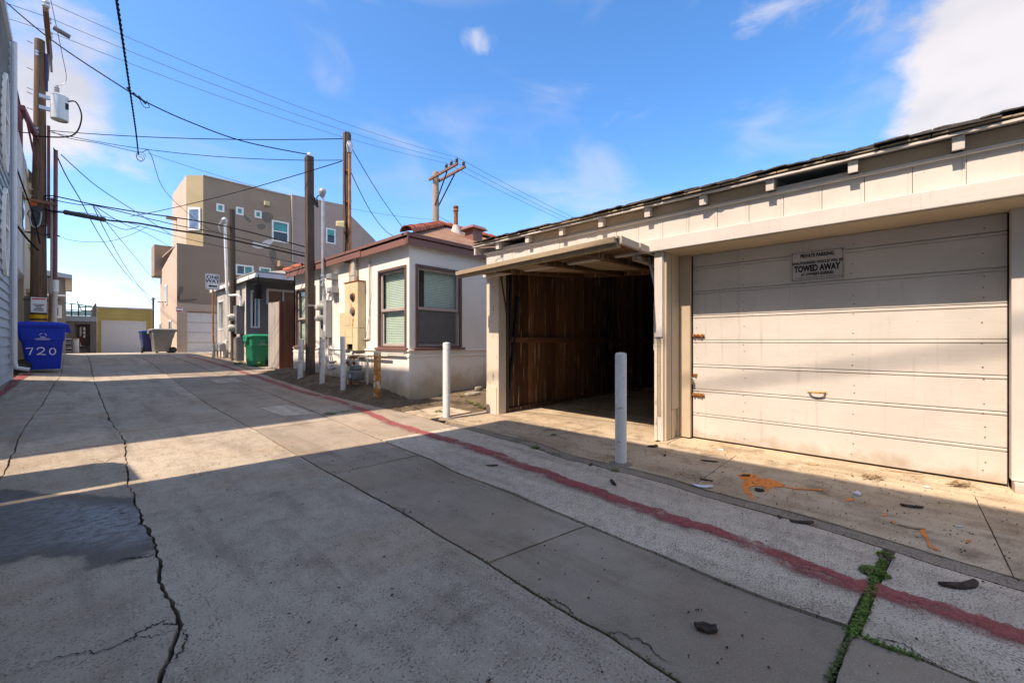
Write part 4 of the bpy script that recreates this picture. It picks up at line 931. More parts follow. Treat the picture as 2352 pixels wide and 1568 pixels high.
# beige building beyond it, with a pale upper storey that overhangs, a roof deck with a red railing and a taller set-back block
TC = -.86
cb = thing('beige_building', (-4, 20, 0), 'beige stucco building with overhanging pale upper storey behind the utility pole', 'building')
B(-9, TC, 17.4, 26.0, 0, 5.9).build('wall', M['beige'], cb); B(-9, -1.9, 15.3, 17.39, 0, 2.9).build('lower_wall', M['beige'], cb); B(-9, TC+.02, 15.3, 17.395, 2.9, 6.15).build('upper_wall', M['palegrey'], cb)
MB().prism([(TC+.02,15.3,2.9),(TC+.02,17.39,2.9),(TC-.5,17.39,2.5),(TC-.5,15.3,2.5)], (-.02,0,0)).build('sloped_soffit', M['palegrey'], cb)
B(-9, -2.9, 15.3, 26, 5.9, 9.9).build('set_back_storey', M['beige'], cb)
MB().prism([(TC+.03,17.4,5.9),(TC+.03,26.1,5.9),(TC+.03,26.1,6.12),(TC+.03,17.4,6.12)], (-.5,0,0)).build('eave_board', M['pvc'], cb)
MB().prism([(TC+.34,18.6,5.75),(TC+.34,25.9,5.75),(TC-.1,25.9,6.35),(TC-.1,18.6,6.35)], (-.03,0,.06)).build('eave_roof', M['grey_roof'], cb)
B(TC-.02, TC+.32, 18.6, 18.66, 5.62, 5.8).build('eave_end', M['beige'], cb)
for y0, y1, z0, z1, g in ((20.0,20.9,4.3,5.5,'glass_blue'),(22.6,23.7,4.3,5.5,'glass_dark'),(15.6,16.4,3.9,4.9,'glass_dark')):
    w_ = B(TC+.0, TC+.06, y0, y1, z0, z1).build('window', M['pvc'], cb); B(TC+.055, TC+.075, y0+.08, y1-.08, z0+.08, z1-.08).build('pane', M[g], w_)
B(TC, TC+.05, 19.3, 24.4, 4.0, 4.10).build('string_course', M['beige'], cb); B(TC, TC+.03, 20.6, 23.6, .4, 2.7).build('recessed_door', M['greywall'], cb)
B(TC, TC+.22, 18.2, 20.6, 2.55, 2.66).build('canopy', M['beige'], cb); B(TC, TC+.12, 17.5, 19.6, .3, 2.4).build('lean_to_panel', M['greywall'], cb)
for k in range(11):
    y = 15.33+.21*k
    MB().cyl((TC-.03,y,6.15),(TC-.03,y,7.2),.014,n=6).build('railing_bar', M['red_steel'], cb)
MB().bar((TC-.03,15.3,7.22),(TC-.03,17.45,7.22),.05,.05).build('handrail', M['red_steel'], cb); MB().bar((TC-.03,15.3,6.28),(TC-.03,17.45,6.28),.03,.03).build('bottom_rail', M['red_steel'], cb)
# grey flat-fronted building across the street, left
gd = thing('grey_building', (-3, 36, .4), 'grey stucco building with a pale blue eave left of the far balcony', 'building')
SG = 33.0
tr = ps(150,700,SG).x; zt = ps(150,640,SG).z
B(-12, tr, SG, 40, 0, zt).build('wall', M['greywall'], gd)
e0, e1, e2, e3 = ps(90,617,SG-.4), ps(166,631,SG-.4), ps(166,640,SG-.4), ps(90,629,SG-.4)
MB().prism([e0,e1,e2,e3], (0,3,0)).build('eave', M['blue_siding'], gd); B(tr, e1.x, SG-.1, SG+.5, e2.z-.65, e2.z).build('eave_bracket', M['beige'], gd)
B(-9, tr+.01, SG-.05, SG-.002, ps(150,681,SG).z, ps(150,677,SG).z).build('light_band', M['white'], gd)
for (u0,u1,v0,v1) in ((121,142,700,730),(121,142,742,772)):
    r = rect('s', SG, u0, u1, v0, v1); plain_window(gd, 's', SG-.03, r, ('glass_blue',), None, 'palegrey', .12, .0+.03)
lp = ps(128,690,SG-.12); MB().lathe(lp, [(.03,-.25),(.03,0),(.14,.02),(.14,.1),(.05,.16)], n=10).build('wall_lamp', M['steel_dark'], gd)
# low building with a roof deck between the grey one and the mustard garage
SD = 38.0
dk = thing('deck_building', (1, 40, .4), 'low grey building with a glass-railed roof deck beside the mustard garage', 'building')
x0, x1 = ps(148,780,SD).x, ps(222,780,SD).x; zd = ps(190,726,SD).z; zg = .40
op = rect('s', SD, 171, 207, 741, 810)
weld(holed_wall('s', SD, x0, x1, zg-.3, zd, [(op[0],op[1],zg-.3,op[3])], .35).build('front_wall', M['greywall'], dk))
B(op[0]-.1, op[1]+.1, SD+.35, SD+.4, zg-.2, op[3]+.1).build('recessed_wall', M['greywall'], dk)
B(x0, x1, SD-.12, SD+5, zd-.33, zd+.01).build('deck_edge', M['blue_siding'], dk); B(x0, x1, SD+.02, SD+5, zd-.5, zd-.34).build('deck_floor', M['greywall'], dk)
MB().prism([ps(211,727,SD-.13),ps(222,727,SD-.13),ps(222,697,SD-.13),ps(219,696,SD-.13),ps(213,704,SD-.13)], (0,4,0)).build('end_wall', M['greywall'], dk)
r = rect('s', SD, 150, 212, 696, 725); zr = r[3]
MB().bar((x0,SD,zr),(r[1],SD,zr-.12),.06,.06).build('top_rail', M['steel_dark'], dk); MB().bar((x0,SD,zr-.40),(r[1],SD,zr-.44),.05,.05).build('middle_rail', M['steel_dark'], dk)
for k in range(4):
    a0 = lerp(x0, r[1], k/4)+.03; a1 = lerp(x0, r[1], (k+1)/4)-.03
    B(a0, a1, SD-.006, SD+.006, zd+.03, zr-.47).build('glass_panel', simple('aqua_railing_glass', (.25,.55,.56), .08, var=.05, bump=0) if k == 0 else bpy.data.materials['aqua_railing_glass'], dk)
    MB().cyl((a0-.03,SD,zd+.01),(a0-.03,SD,zr-.05),.03,n=6).build('railing_post', M['steel_dark'], dk)
# hanging painted panel in the recess
pn = thing('wall_panel', ps(187,775,SD+.3), 'tall framed panel with a dark red urn shape under the roof deck', 'panel')
r = rect('s', SD+.3, 178, 201, 747, 799)
ring('s', SD+.3, r[0], r[1], r[2], r[3], .1, 0, .05).build('frame', M['post_dark'], pn); wbox(MB(), 's', SD+.3, r[0]+.1, r[1]-.1, r[2]+.1, r[3]-.1, .0, .02).build('panel_board', M['palegrey'], pn)
cx = (r[0]+r[1])/2+.12; pf = [(.10,0),(.18,.05),(.26,.3),(.30,.45),(.22,.5),(.16,.58),(.17,.97)]
mb = MB(); L = [(cx-a, lerp(r[2]+.12, r[3]-.1, b)) for a, b in pf]; R_ = [(cx+a, lerp(r[2]+.12, r[3]-.1, b)) for a, b in pf][::-1]
mb.prism([wp('s', SD+.3, a, b, .021) for a, b in L+R_], (0,-.015,0)); mb.build('urn_shape', simple('dark_red_paint', (.10,.03,.02), .6), pn)
for f in (.52,.68,.84): c = wp('s', SD+.3, cx, lerp(r[2], r[3], f), .037); MB().cyl(c, c+Vector((0,-.012,0)), .10, n=14).build('pale_disc', M['white'], pn)
# drawers, striped post by the recess
for (u0,u1,v0,v1,lab,nm,ct,mt) in ((147,164,777,786,'white plastic drawer on top of the far stack','drawer','drawer','white'),(147,164,788,796,'middle plastic drawer of the far stack','drawer','drawer','white'),(147,164,798,808,'bottom plastic drawer of the far stack','drawer','drawer','white')):
    r = rect('s', 36.5, u0, u1, v0, v1); o = thing(nm, ((r[0]+r[1])/2, 36.8, r[2]), lab, ct, 'stack of plastic drawers'); B(r[0], r[1], 36.5, 37.0, r[2]+.01, r[3]).build('body', M['white'], o, bevel=.02)
    B((r[0]+r[1])/2-.15, (r[0]+r[1])/2+.15, 36.46, 36.498, (r[2]+r[3])/2-.05, (r[2]+r[3])/2+.05).build('handle', M['steel_dark'], o)
p0, p1 = ps(174,809,36), ps(174,778,36); o = thing('striped_post', p0, 'peeling white post in front of the painted panel recess', 'post')
MB().cyl(p0, p1, .14, n=12).build('shaft', M['bollard'], o, smooth=True); MB().lathe(p1, [(.14,0),(.12,.05),(.02,.09)], n=12).build('cap', M['rust_dark'], o)
# chair on the deck
pc = ps(201,727,SD+.6); ch = thing('deck_chair', (pc.x, pc.y, zd), 'dark teal metal armchair on the glass-railed roof deck', 'chair')
CHS = .60
tm = simple('dark_teal_metal', (.02,.09,.10), .5)
zs = zd+.012; K = lambda x: x*CHS
for dx in (-.42,.42):
    for dy in (-.35,.35): MB().bar((pc.x+K(dx),pc.y+K(dy),zs),(pc.x+K(dx),pc.y+K(dy),zs+K(1.0 if dx > 0 else .62)),.04,.04).build('leg', tm, ch)
B(pc.x-K(.45), pc.x+K(.45), pc.y-K(.4), pc.y+K(.4), zs+K(.58), zs+K(.66)).build('seat', tm, ch)
MB().hexa([(pc.x+K(q[0]),pc.y+K(q[1]),zs+K(q[2])) for q in ((-.47,-.4,.6),(-.40,-.4,.6),(-.40,.4,.6),(-.47,.4,.6),(-.83,-.4,1.6),(-.76,-.4,1.6),(-.76,.4,1.6),(-.83,.4,1.6))]).build('backrest', tm, ch)
for dy in (-.38,.38): MB().bar((pc.x-K(.62),pc.y+K(dy),zs+K(1.04)),(pc.x+K(.45),pc.y+K(dy),zs+K(1.02)),.05,.04).build('armrest', tm, ch)
# mustard garage
SY = 39.0
yg = thing('mustard_garage', (3, 41, .4), 'mustard lap-sided garage with a plain white door at the end of the alley', 'garage')
a0, a1 = ps(222,760,SY).x, ps(350,760,SY).x; zt = ps(285,709,SY).z; dr = rect('s', SY, 237, 331, 739, 809.5)
B(a0, a1, SY+.02, SY+6, 0, zt-.05).build('core_wall', M['yellow'], yg)
z = .38; hh = .235
while z < zt-.02:
    h = min(hh, zt-z)
    segs = [(a0, dr[0]-.08), (dr[1]+.08, a1)] if z+h/2 < dr[3]+.06 else [(a0, a1)]
    for p, q in segs: MB().prism([(p,SY+.02,z),(p,SY-.022,z),(p,SY+.005,z+h),(p,SY+.02,z+h)], (q-p,0,0)).build('siding_board', M['yellow'], yg)
    z += hh
B(a0-.05, a1+.05, SY-.06, SY+6, zt, zt+.09).build('roof_edge', M['blueish_trim'], yg)
ring('s', SY, dr[0]-.1, dr[1]+.1, .2, dr[3]+.1, .1, -.02, .03).build('door_frame', M['white'], yg); wbox(MB(), 's', SY, dr[0], dr[1], .3, dr[3], -.03, -.005).build('garage_door', simple('plain_door', (.80,.79,.76), .5, var=.03), yg)
B(a1-.12, a1, SY-.05, SY-.022, .35, zt).build('corner_board', M['yellow'], yg); MB().tube([(a0-.05,SY-.12,zt),(a0-.05,SY-.12,.35)], .07, 8).build('downspout', M['white'], yg)
# tan three-storey building
ST = 28.0
tb = thing('tan_apartments', (8, 31, .5), 'three-storey tan stucco building with patched wall and small teal windows', 'building')
zb_ = .3
Z3 = lambda x, y: ((450+x*.4144)*.7656, (480+y*.4144)*.7656)
def q3(x, y): return ps(*Z3(x, y), ST)
c_low = q3(195,600); c_up = q3(385,112); r_end = q3(1020,248)
tL, tU, tE = c_low.x, c_up.x, r_end.x; zL, zU = c_low.z, c_up.z
wins = [((480,538,312,370),'glass_teal',None),((622,677,337,392),'glass_teal',None),((757,808,362,415),'glass_teal',None),((882,1005,432,585),'glass_teal','h'),((618,750,752,830),'glass_teal','v'),((790,876,772,850),'glass_teal',None)]
rs = []
for (x0_,x1_,y0_,y1_), g, sp in wins:
    p, q = q3(x0_, y0_), q3(x0_, y1_); p2 = q3(x1_, y0_); rs.append((p.x, p2.x, q.z, p.z))
gd_ = (4.2, 6.75, .3, ps(424,716,ST).z)
weld(holed_wall('s', ST, tL, tE, zb_, zL, [r for r in rs if r[3] < zL]+[gd_], .1).build('lower_wall', M['tan'], tb))
weld(holed_wall('s', ST, tU, tE, zL, zU, [r for r in rs if r[2] > zL], .1).build('upper_wall', M['tan'], tb))
for r, (_, g, sp) in zip(rs, wins): plain_window(tb, 's', ST, r, ('glass_dark', g) if sp else (g,), sp, 'white', .09, .09)
ch0, ch1 = Vector((tU, ST, 0)), Vector((tU-.644, ST+.644, 0)); SB = 33.1
MB().add([(ch1.x,ch1.y,zL-.3),(ch0.x,ch0.y,zL-.3),(ch0.x,ch0.y,zU),(ch1.x,ch1.y,zU)], [(0,1,2,3)]).build('chamfered_corner', stucco('olive_tan_stucco', (.42,.33,.19), (.3,.23,.13), .4), tb)
MB().add([(ch1.x,SB,zL-.3),(ch1.x,ch1.y,zL-.3),(ch1.x,ch1.y,zU),(ch1.x,SB,zU)], [(0,1,2,3)]).build('alley_wall', M['pink'], tb)
MB().prism([(tL,ST+.001,zL-.01),(tU+.3,ST+.001,zL-.01),(tU+.3,SB,zL-.01),(tL,SB,zL-.01)], (0,0,-.05)).build('ledge', M['pink'], tb)
MB().add([(tL,SB+.9,zb_),(tL,ST,zb_),(tL,ST,zL),(tL,SB+.9,zL-.9)], [(0,1,2,3)]).build('alley_wall', M['pink'], tb)
B(tL-.35, tL+1.5, SB+.2, SB+1.6, 5.2, 7.1).build('rear_block', M['tan'], tb)
B(tU+.05, tE, ST+.15, SB+2, zU-.12, zU-.02).build('roof', M['grey_roof'], tb); B(tU-.3, tE+8, SB+2, SB+2.2, 0, zU-.1).build('rear_wall', M['tan'], tb)
MB().bar((tU-.02,ST-.01,zU+.02),(tE,ST-.01,zU+.02),.12,.05).build('parapet_cap', M['blueish_trim'], tb)
# chamfer window
cwm = [(x, y) for x, y in ((275,335),(367,338),(367,505),(275,500))]
f0, f1 = (275-258)/(385-258), (367-258)/(385-258)
cp = lambda f, z, d=0: Vector((lerp(ch1.x, ch0.x, f)-d*.707, lerp(ch1.y, ch0.y, f)-d*.707, z))
za, zb2 = q3(385,345).z, q3(385,510).z
MB().hexa([cp(f0,zb2),cp(f1,zb2),cp(f1,zb2,.06),cp(f0,zb2,.06),cp(f0,za),cp(f1,za),cp(f1,za,.06),cp(f0,za,.06)]).build('window', M['white'], tb)
MB().hexa([cp(f0+.1,zb2+.12,.058),cp(f1-.1,zb2+.12,.058),cp(f1-.1,zb2+.12,.072),cp(f0+.1,zb2+.12,.072),cp(f0+.1,za-.12,.058),cp(f1-.1,za-.12,.058),cp(f1-.1,za-.12,.072),cp(f0+.1,za-.12,.072)]).build('pane', M['glass_blue'], tb.children[-1])
# band over the garage door, pink base, door of panels
B(tL-.01, tL+.42+.001, ST-.05, ST-.002, zb_, gd_[3]+.45).build('base_facing', M['pink'], tb); B(tL+.425, gd_[1]+.3, ST-.05, ST-.002, gd_[3]+.05, gd_[3]+.45).build('door_lintel', M['pink'], tb)
n = 4; hz2 = (gd_[3]-.55)/n
for k in range(n): wbox(MB(), 's', ST, gd_[0]+.02, gd_[1], .55+k*hz2+.012, .55+(k+1)*hz2-.012, -.09, -.05).build('door_panel', M['white_door'], tb)
# small things on the alley wall: windows, scupper, vent, red and white notice
def on_l(u, v): return pt(u, v, tL)
for (u0,u1,v0,v1) in ((368,372,740,770),(390,395,734,768),(381,385,652,700)):
    p, q = on_l(u0,v1), on_l(u1,v0); w_ = B(tL-.05, tL-.002, min(p.y,q.y), max(p.y,q.y), p.z, q.z).build('window', M['white'], tb); B(tL-.06, tL-.045, min(p.y,q.y)+.08, max(p.y,q.y)-.08, p.z+.1, q.z-.1).build('pane', M['glass_dark'], w_)
sg2 = rect('s', ST-.06, 404, 420, 704, 716); o = thing('notice_plate', ((sg2[0]+sg2[1])/2, ST-.06, sg2[2]), 'small red and white notice left of the white garage door', 'sign'); wbox(MB(), 's', ST-.055, sg2[0], sg2[1], sg2[2], sg2[3], .0, .02).build('plate', M['sign'], o)
wbox(MB(), 's', ST-.055, sg2[0]+.02, sg2[1]-.02, sg2[2]+.02, sg2[2]+.08, .021, .024).build('red_print', M['sign_red'], o); wbox(MB(), 's', ST-.055, sg2[0]+.02, sg2[1]-.02, sg2[3]-.07, sg2[3]-.02, .021, .024).build('red_print', M['sign_red'], o)
lc = q3(838,320); B(lc.x-.12, lc.x+.12, ST-.3, ST-.002, lc.z-.12, lc.z+.12).build('wall_light', M['lamp_cream'], tb); lc = q3(180,310); B(ch1.x-.5, ch1.x-.002, 31.5, 31.7, lc.z-.1, lc.z+.08).build('scupper', M['tan'], tb)
lc = q3(95,1022); lw = pt(*Z3(95,1022), tL); MB().lathe((tL-.15,lw.y,lw.z), [(.12,-.1),(.16,0),(.05,.12)], n=10).build('alley_light', M['white'], tb)
# paint patches, thin coats on the stucco
def patch(pts, m, d=.004, nm='paint_patch'):
    c = smooth_path([q3(*p) for p in pts]+[q3(*pts[0])], 5)[:-1]
    MB().prism([Vector((p.x, ST-.0005, p.z)) for p in c], (0,-d,0)).build(nm, m, tb)
patch([(735,605),(760,590),(800,600),(840,580),(880,575),(895,585),(860,625),(820,638),(780,640),(740,625)], M['patch_white']); patch([(805,380),(850,378),(890,400),(885,440),(850,455),(815,430)], M['patch_grey'])
patch([(775,470),(810,462),(838,480),(820,500),(785,498)], M['patch_grey']); patch([(862,660),(900,650),(915,700),(890,740),(868,710)], M['patch_grey']); patch([(675,395),(700,410),(735,445),(715,448),(690,425)], M['patch_grey'])
patch([(205,920),(240,915),(235,960),(200,1005),(330,1003),(320,1020),(210,1028),(198,990)], M['patch_grey'])
# mauve wing to its right
mv = thing('mauve_wing', (12, 31, .5), 'mauve stucco building wing with a slanting roofline behind the cream house', 'building')
pts = [q3(1030,246), q3(1255,290), q3(1400,320), q3(1465,405), q3(1640,582)]
wv = q3(1280,487), q3(1348,602); wr = (wv[0].x, wv[1].x, q3(1280,598).z, wv[0].z)
MB().prism([Vector((pts[0].x+.02,ST+.12,.3))]+[Vector((p.x,ST+.12,p.z)) for p in pts]+[Vector((pts[-1].x,ST+.12,.3))], (0,6,0)).build('wall', M['mauve'], mv)
plain_window(mv, 's', ST+.115, wr, ('glass_dark','glass_teal'), 'h', 'white', .08, -.0+.005)
B(pts[0].x-.02, pts[0].x+.06, ST+.02, ST+.119, 3.0, pts[0].z).build('corner_trim', M['beige'], mv)
bk = q3(905,735), q3(1015,780); B(bk[0].x, tE, ST-.9, ST-.003, q3(905,778).z, q3(905,738).z).build('balcony_slab', M['tan'], tb)
st = q3(1105,225); MB().lathe((q3(1115,250).x+.9,ST+2.2,st.z-1.0), [(.5,0),(.5,.95),(.42,1.15),(.25,1.3),(.02,1.36)], n=12).build('roof_dome', M['rust_dark'], mv)
# grey house
TG, SGh, SGe = 4.5, 17.8, 22.4
gh = thing('grey_house', (7, 19, .4), 'small grey panelled house with white fascia behind the one way sign', 'house')
zg, ze = .3, 3.42
Z4 = lambda x, y: (459.4+x*.1757, 581.9+y*.1757)
fw = (pt(*Z4(310,700),TG).y, pt(*Z4(245,700),TG).y, pt(*Z4(310,1000),TG).z, pt(*Z4(310,610),TG).z)
def q4(x, y): return ps(*Z4(x, y), SGh)
sw1 = (q4(662,600).x, q4(780,600).x, q4(662,972).z, q4(662,480).z); sw2 = (q4(865,600).x, q4(1300,600).x, q4(865,660).z, q4(865,457).z)
weld(holed_wall('t', TG, SGh, SGe, zg, ze, [fw], .08).build('front_wall', M['grey_siding'], gh)); weld(holed_wall('s', SGh, TG, 11, zg, ze, [sw1, sw2], .08).build('side_wall', M['grey_dark'], gh))
B(TG, 11, SGe-.1, SGe, zg, ze).build('rear_wall', M['grey_siding'], gh)
plain_window(gh, 't', TG, fw, ('glass_dark','blind'), 'v', 'white', .05, .08); plain_window(gh, 's', SGh, sw1, ('glass_dark','glass_teal'), 'v', 'blueish_trim', .06, .08, .52); plain_window(gh, 's', SGh, sw2, ('glass_dark','glass_dark'), 'v', 'blueish_trim', .08, .08)
y = SGh+.7
while y < SGe: B(TG-.008, TG-.001, y-.012, y+.012, zg, ze-.3).build('panel_batten', M['grey_siding'], gh); y += .61
B(TG-.02, TG-.001, SGh, SGh+.08, zg, ze-.2).build('corner_board', M['white'], gh)
RC = Vector((4.36, 16.05, 0)); rz0, rz1 = 3.36, 3.53
B(RC.x-.02, RC.x+.02, RC.y, SGe+.5, rz0, rz1).build('fascia', M['white'], gh); B(RC.x+.02, 11, RC.y-.02, RC.y+.02, rz0, rz1).build('fascia', M['blueish_trim'], gh)
B(RC.x+.02, 11, RC.y+.02, SGe+.45, rz0+.06, rz0+.09).build('soffit', M['grey_dark'], gh)
MB().prism([(RC.x-.04,RC.y-.04,rz1+.002),(11,RC.y-.04,rz1+.002),(11,SGe+.5,rz1+.002),(RC.x-.04,SGe+.5,rz1+.002)], (0,0,.04)).build('roof_edge', M['grey_roof'], gh)
MB().add([(RC.x+.3,RC.y+.1,rz1+.05),(11,RC.y+.1,rz1+.05),(11,19.3,rz1+.9),(7.4,19.3,rz1+.9)], [(0,1,2,3)]).build('roof_slope', M['grey_roof'], gh)
# hanging black lantern under the corner of that roof
lt = pz(*Z4(765,400), 14.1); ln = thing('lantern', lt-Vector((0,0,.6)), 'black tapered lantern hanging from the grey house eave corner', 'lantern')
b_ = pz(*Z4(765,595), 14.1); d_ = (lt-b_).length
MB().lathe(b_, [(.02,0),(.115,.01),(.13,.05),(.16,d_-.06),(.17,d_-.03),(.10,d_),(.02,d_+.02)], n=12).build('lamp_body', M['black_glass'], ln, smooth=True); MB().tube([lt, lt+Vector((0,0,rz0-lt.z+.07))], .012, 6).build('chain', M['wire'], ln)
# board fence between the grey and the cream houses
fn = thing('board_fence', (4.7, 14.5, .3), 'tall board fence with pale boards on the alley side and brown boards on the return', 'fence')
fz = 2.40; y = 14.1
for k in range(7): B(4.45, 4.47, y+.004, y+.142, .3, fz+random.uniform(-.008,.008)).build('fence_board', M['fence_grey'], fn); y += .146
x = 4.47
B(4.44, 4.53, 14.02, 14.096, .25, fz+.02).build('fence_post', M['fence_brown'], fn)
for k in range(16): B(x+.07, x+.205, 14.03, 14.05, .32, fz+random.uniform(-.01,.01)).build('fence_board', M['fence_brown'], fn); x += .14
MB().bar((4.49,14.12,.55),(4.49,15.1,.55),.04,.08).build('fence_rail', M['fence_brown'], fn); MB().bar((4.49,14.12,2.1),(4.49,15.1,2.1),.04,.08).build('fence_rail', M['fence_brown'], fn)
# ---------------------------------------------------------------- utility pole on the left
PX, PY = -.58, 17.0; PD = PX*SN+PY*CS
def pv(v): return CAMZ+(784-v)*PD/FPX           # height on that pole for a picture row
up = thing('utility_pole', (PX, PY, .3), 'tall brown wooden utility pole with yellow bands behind the blue bin', 'utility pole')
MB().tube([(PX,PY,.2),(PX,PY,4),(PX+.02,PY,7),(PX+.02,PY,pv(92))], [.165,.145,.118,.098], 20).build('shaft', M['pole'], up, smooth=True)
for v in (727,741): MB().tube([(PX,PY,pv(v)-.05),(PX,PY,pv(v)+.05)], .167, 20).build('yellow_band', M['yellow_band'], up)
AZ = 9.52; a0_, a1_ = Vector((-.42,15.72,AZ)), Vector((-.40,18.25,AZ))
MB().bar(a0_, a1_, .10, .12).build('crossarm', M['arm'], up)
MB().bar((-.33,16.2,8.2),(-.37,16.95,9.45),.04,.03).build('arm_brace', M['steel_dark'], up); MB().bar((-.40,17.9,AZ-.05),(-.42,17.05,8.3),.04,.03).build('arm_brace', M['steel_dark'], up)
def insulator(p, parent, s_=1.0, m='galv'):
    return MB().lathe(p, [(.02*s_,0),(.02*s_,.05*s_),(.055*s_,.06*s_),(.06*s_,.09*s_),(.035*s_,.11*s_),(.055*s_,.13*s_),(.05*s_,.16*s_),(.02*s_,.19*s_)], n=10).build('insulator', M[m], parent, smooth=True)
IN0 = [Vector((-.42,15.85,AZ+.06)), Vector((-.41,16.6,AZ+.06)), Vector((-.40,17.35,AZ+.06))]
for p in IN0: insulator(p, up, 1.3)
MB().cyl(IN0[0]+Vector((.12,.55,-.1)), IN0[0]+Vector((.42,.62,-.16)), .06, n=10).build('fuse_cutout', M['iron'], up)
# guard strips, steps, bolts, lower arm and braces
B(PX+.15, PX+.21, PY-.08, PY+.02, pv(545), pv(285)).build('riser_guard', M['red_steel'], up)
B(PX+.12, PX+.17, PY-.06, PY+.02, pv(205), pv(120)).build('riser_guard', simple('purple_guard', (.05,.03,.10), .5), up)
MB().bar((PX-.22,15.6,pv(300)),(PX+.02,17.3,pv(300)-.3),.09,.12).build('lower_crossarm', M['red_steel'], up)
MB().bar((PX-.18,15.6,pv(300)-.05),(PX-.02,16.9,pv(395)),.035,.03).build('arm_brace', M['red_steel'], up)
for v in (110,170,215,225,260,440,455): MB().cyl((PX-.1,PY-.13,pv(v)),(PX-.2,PY-.18,pv(v)),.012,n=6).build('step_bolt', M['galv'], up)
for v in (125,132,300,308): MB().cyl((PX-.02,PY-.11,pv(v)),(PX-.03,PY-.16,pv(v)),.035,n=8).build('washer', M['galv'], up)
MB().bar((PX-.5,16.6,pv(468)),(PX+.35,16.75,pv(468)),.05,.06).build('cable_arm', M['arm'], up)
B(PX-.10, PX+.12, PY-.24, PY-.14, pv(520), pv(478)).build('terminal_block', M['steel_dark'], up)
B(PX-.14, PX-.02, PY-.26, PY-.16, pv(478), pv(470)).build('orange_cover', simple('orange_cover_plastic', (.7,.13,.02), .5), up)
MB().tube(smooth_path([(PX-.12,PY-.22,pv(480)),(PX-.16,PY-.26,pv(500)),(PX-.1,PY-.25,pv(525)),(PX+.02,PY-.25,pv(520)),(PX+.06,PY-.24,pv(490))],5), .018, 7).build('cable_loop', M['galv_grey'], up)
# hazard notice on the pole
ntp = pz(89,701,PD-.22); nt_ = thing('pole_notice', ntp, 'white warning notice with a red header nailed to the utility pole', 'sign')
B(ntp.x-.14, ntp.x+.14, ntp.y-.012, ntp.y, pv(719), pv(685)).build('notice_plate', M['sign'], nt_, bevel=.004); B(ntp.x-.12, ntp.x+.12, ntp.y-.016, ntp.y-.0125, pv(690), pv(687)).build('red_header', M['sign_red'], nt_)
for k, w in enumerate((.2,.14,.1,.17,.18)): B(ntp.x-w/2, ntp.x+w/2, ntp.y-.016, ntp.y-.0125, pv(702+3.3*k), pv(700.4+3.3*k)).build('printed_line', M['black'], nt_)
# two conduits standing beside the pole
for (u, vt, lab, m1, m2, vj) in ((121,455,'thin conduit riser next to the utility pole, pale above and rusty below','pvc','copper',660),(128,345,'taller red conduit riser right of the utility pole with a pale lower half','red_steel','pvc',655)):
    b0 = pz(u-9, 775, PD+.1); top = pz(u, vt, PD+.1); j = pz(u-1, vj, PD+.1)
    o = thing('conduit_riser', (b0.x, b0.y, .35), lab, 'conduit'); MB().tube([(b0.x,b0.y,.3), j], .055, 10).build('lower_pipe', M[m2], o, smooth=True); MB().tube([j, top], .042, 10).build('upper_pipe', M[m1], o, smooth=True)
    MB().tube([j-Vector((0,0,.18)), j+Vector((0,0,.14))], .068, 10).build('coupling', M['white' if u > 125 else 'pvc'], o, smooth=True)
    for v in (540, 690): q = pz(u-4 if v > 600 else u-1, v, PD+.1); MB().bar(q+Vector((-.5,.05,0)), q+Vector((.08,.05,0)), .03, .03).build('standoff', M['steel_dark'], o)
# transformer can
tcx = pz(137, 250, PD); tr_ = thing('transformer', (tcx.x, tcx.y, pv(280)), 'pale grey cylindrical transformer hung on the utility pole', 'transformer')
R_ = .17; zb0, zt0 = pv(277), pv(222)
MB().lathe((tcx.x,tcx.y,zb0), [(.02,.03),(R_*.9,.03),(R_*.92,0),(R_,.01),(R_,zt0-zb0-.02),(R_*1.03,zt0-zb0-.015),(R_*1.03,zt0-zb0),(R_*.6,zt0-zb0+.05),(.02,zt0-zb0+.06)], n=28).build('tank', simple('pale_grey_enamel', (.62,.66,.66), .35, .1, var=.05), tr_, smooth=True)
MB().lathe((tcx.x-.05,tcx.y,zt0+.05), [(.04,0),(.06,.04),(.035,.06),(.06,.10),(.035,.12),(.055,.16),(.03,.18),(.03,.22)], n=10).build('bushing', M['galv_grey'], tr_, smooth=True)
for dz in (.12,.42): MB().bar((tcx.x-R_-.2,tcx.y,zb0+dz+.1),(tcx.x-R_+.03,tcx.y,zb0+dz+.1),.07,.09).build('mounting_bracket', M['galv'], tr_)
B(tcx.x+R_*.62, tcx.x+R_*.64+.06, tcx.y-R_*.80, tcx.y-R_*.74, zb0+.3, zb0+.46).build('rating_plate', M['black'], tr_)
MB().tube(smooth_path([(tcx.x+R_-.03,tcx.y-.05,zt0-.1),(tcx.x+R_+.14,tcx.y-.05,zt0-.05),(tcx.x+R_+.24,tcx.y-.05,zt0-.45),(tcx.x+R_+.05,tcx.y-.05,zt0-1.0),(tcx.x-.45,tcx.y-.05,zt0-1.25)],6), .018, 6).build('secondary_lead', M['wire'], tr_)
MB().tube(smooth_path([(tcx.x-.05,tcx.y,zt0+.27),(tcx.x+.12,tcx.y,zt0+.5),(tcx.x+.04,tcx.y,zt0+1.2),(tcx.x-.2,tcx.y-.4,zt0+2.6)],6), .008, 5).build('primary_lead', M['wire_grey'], tr_)
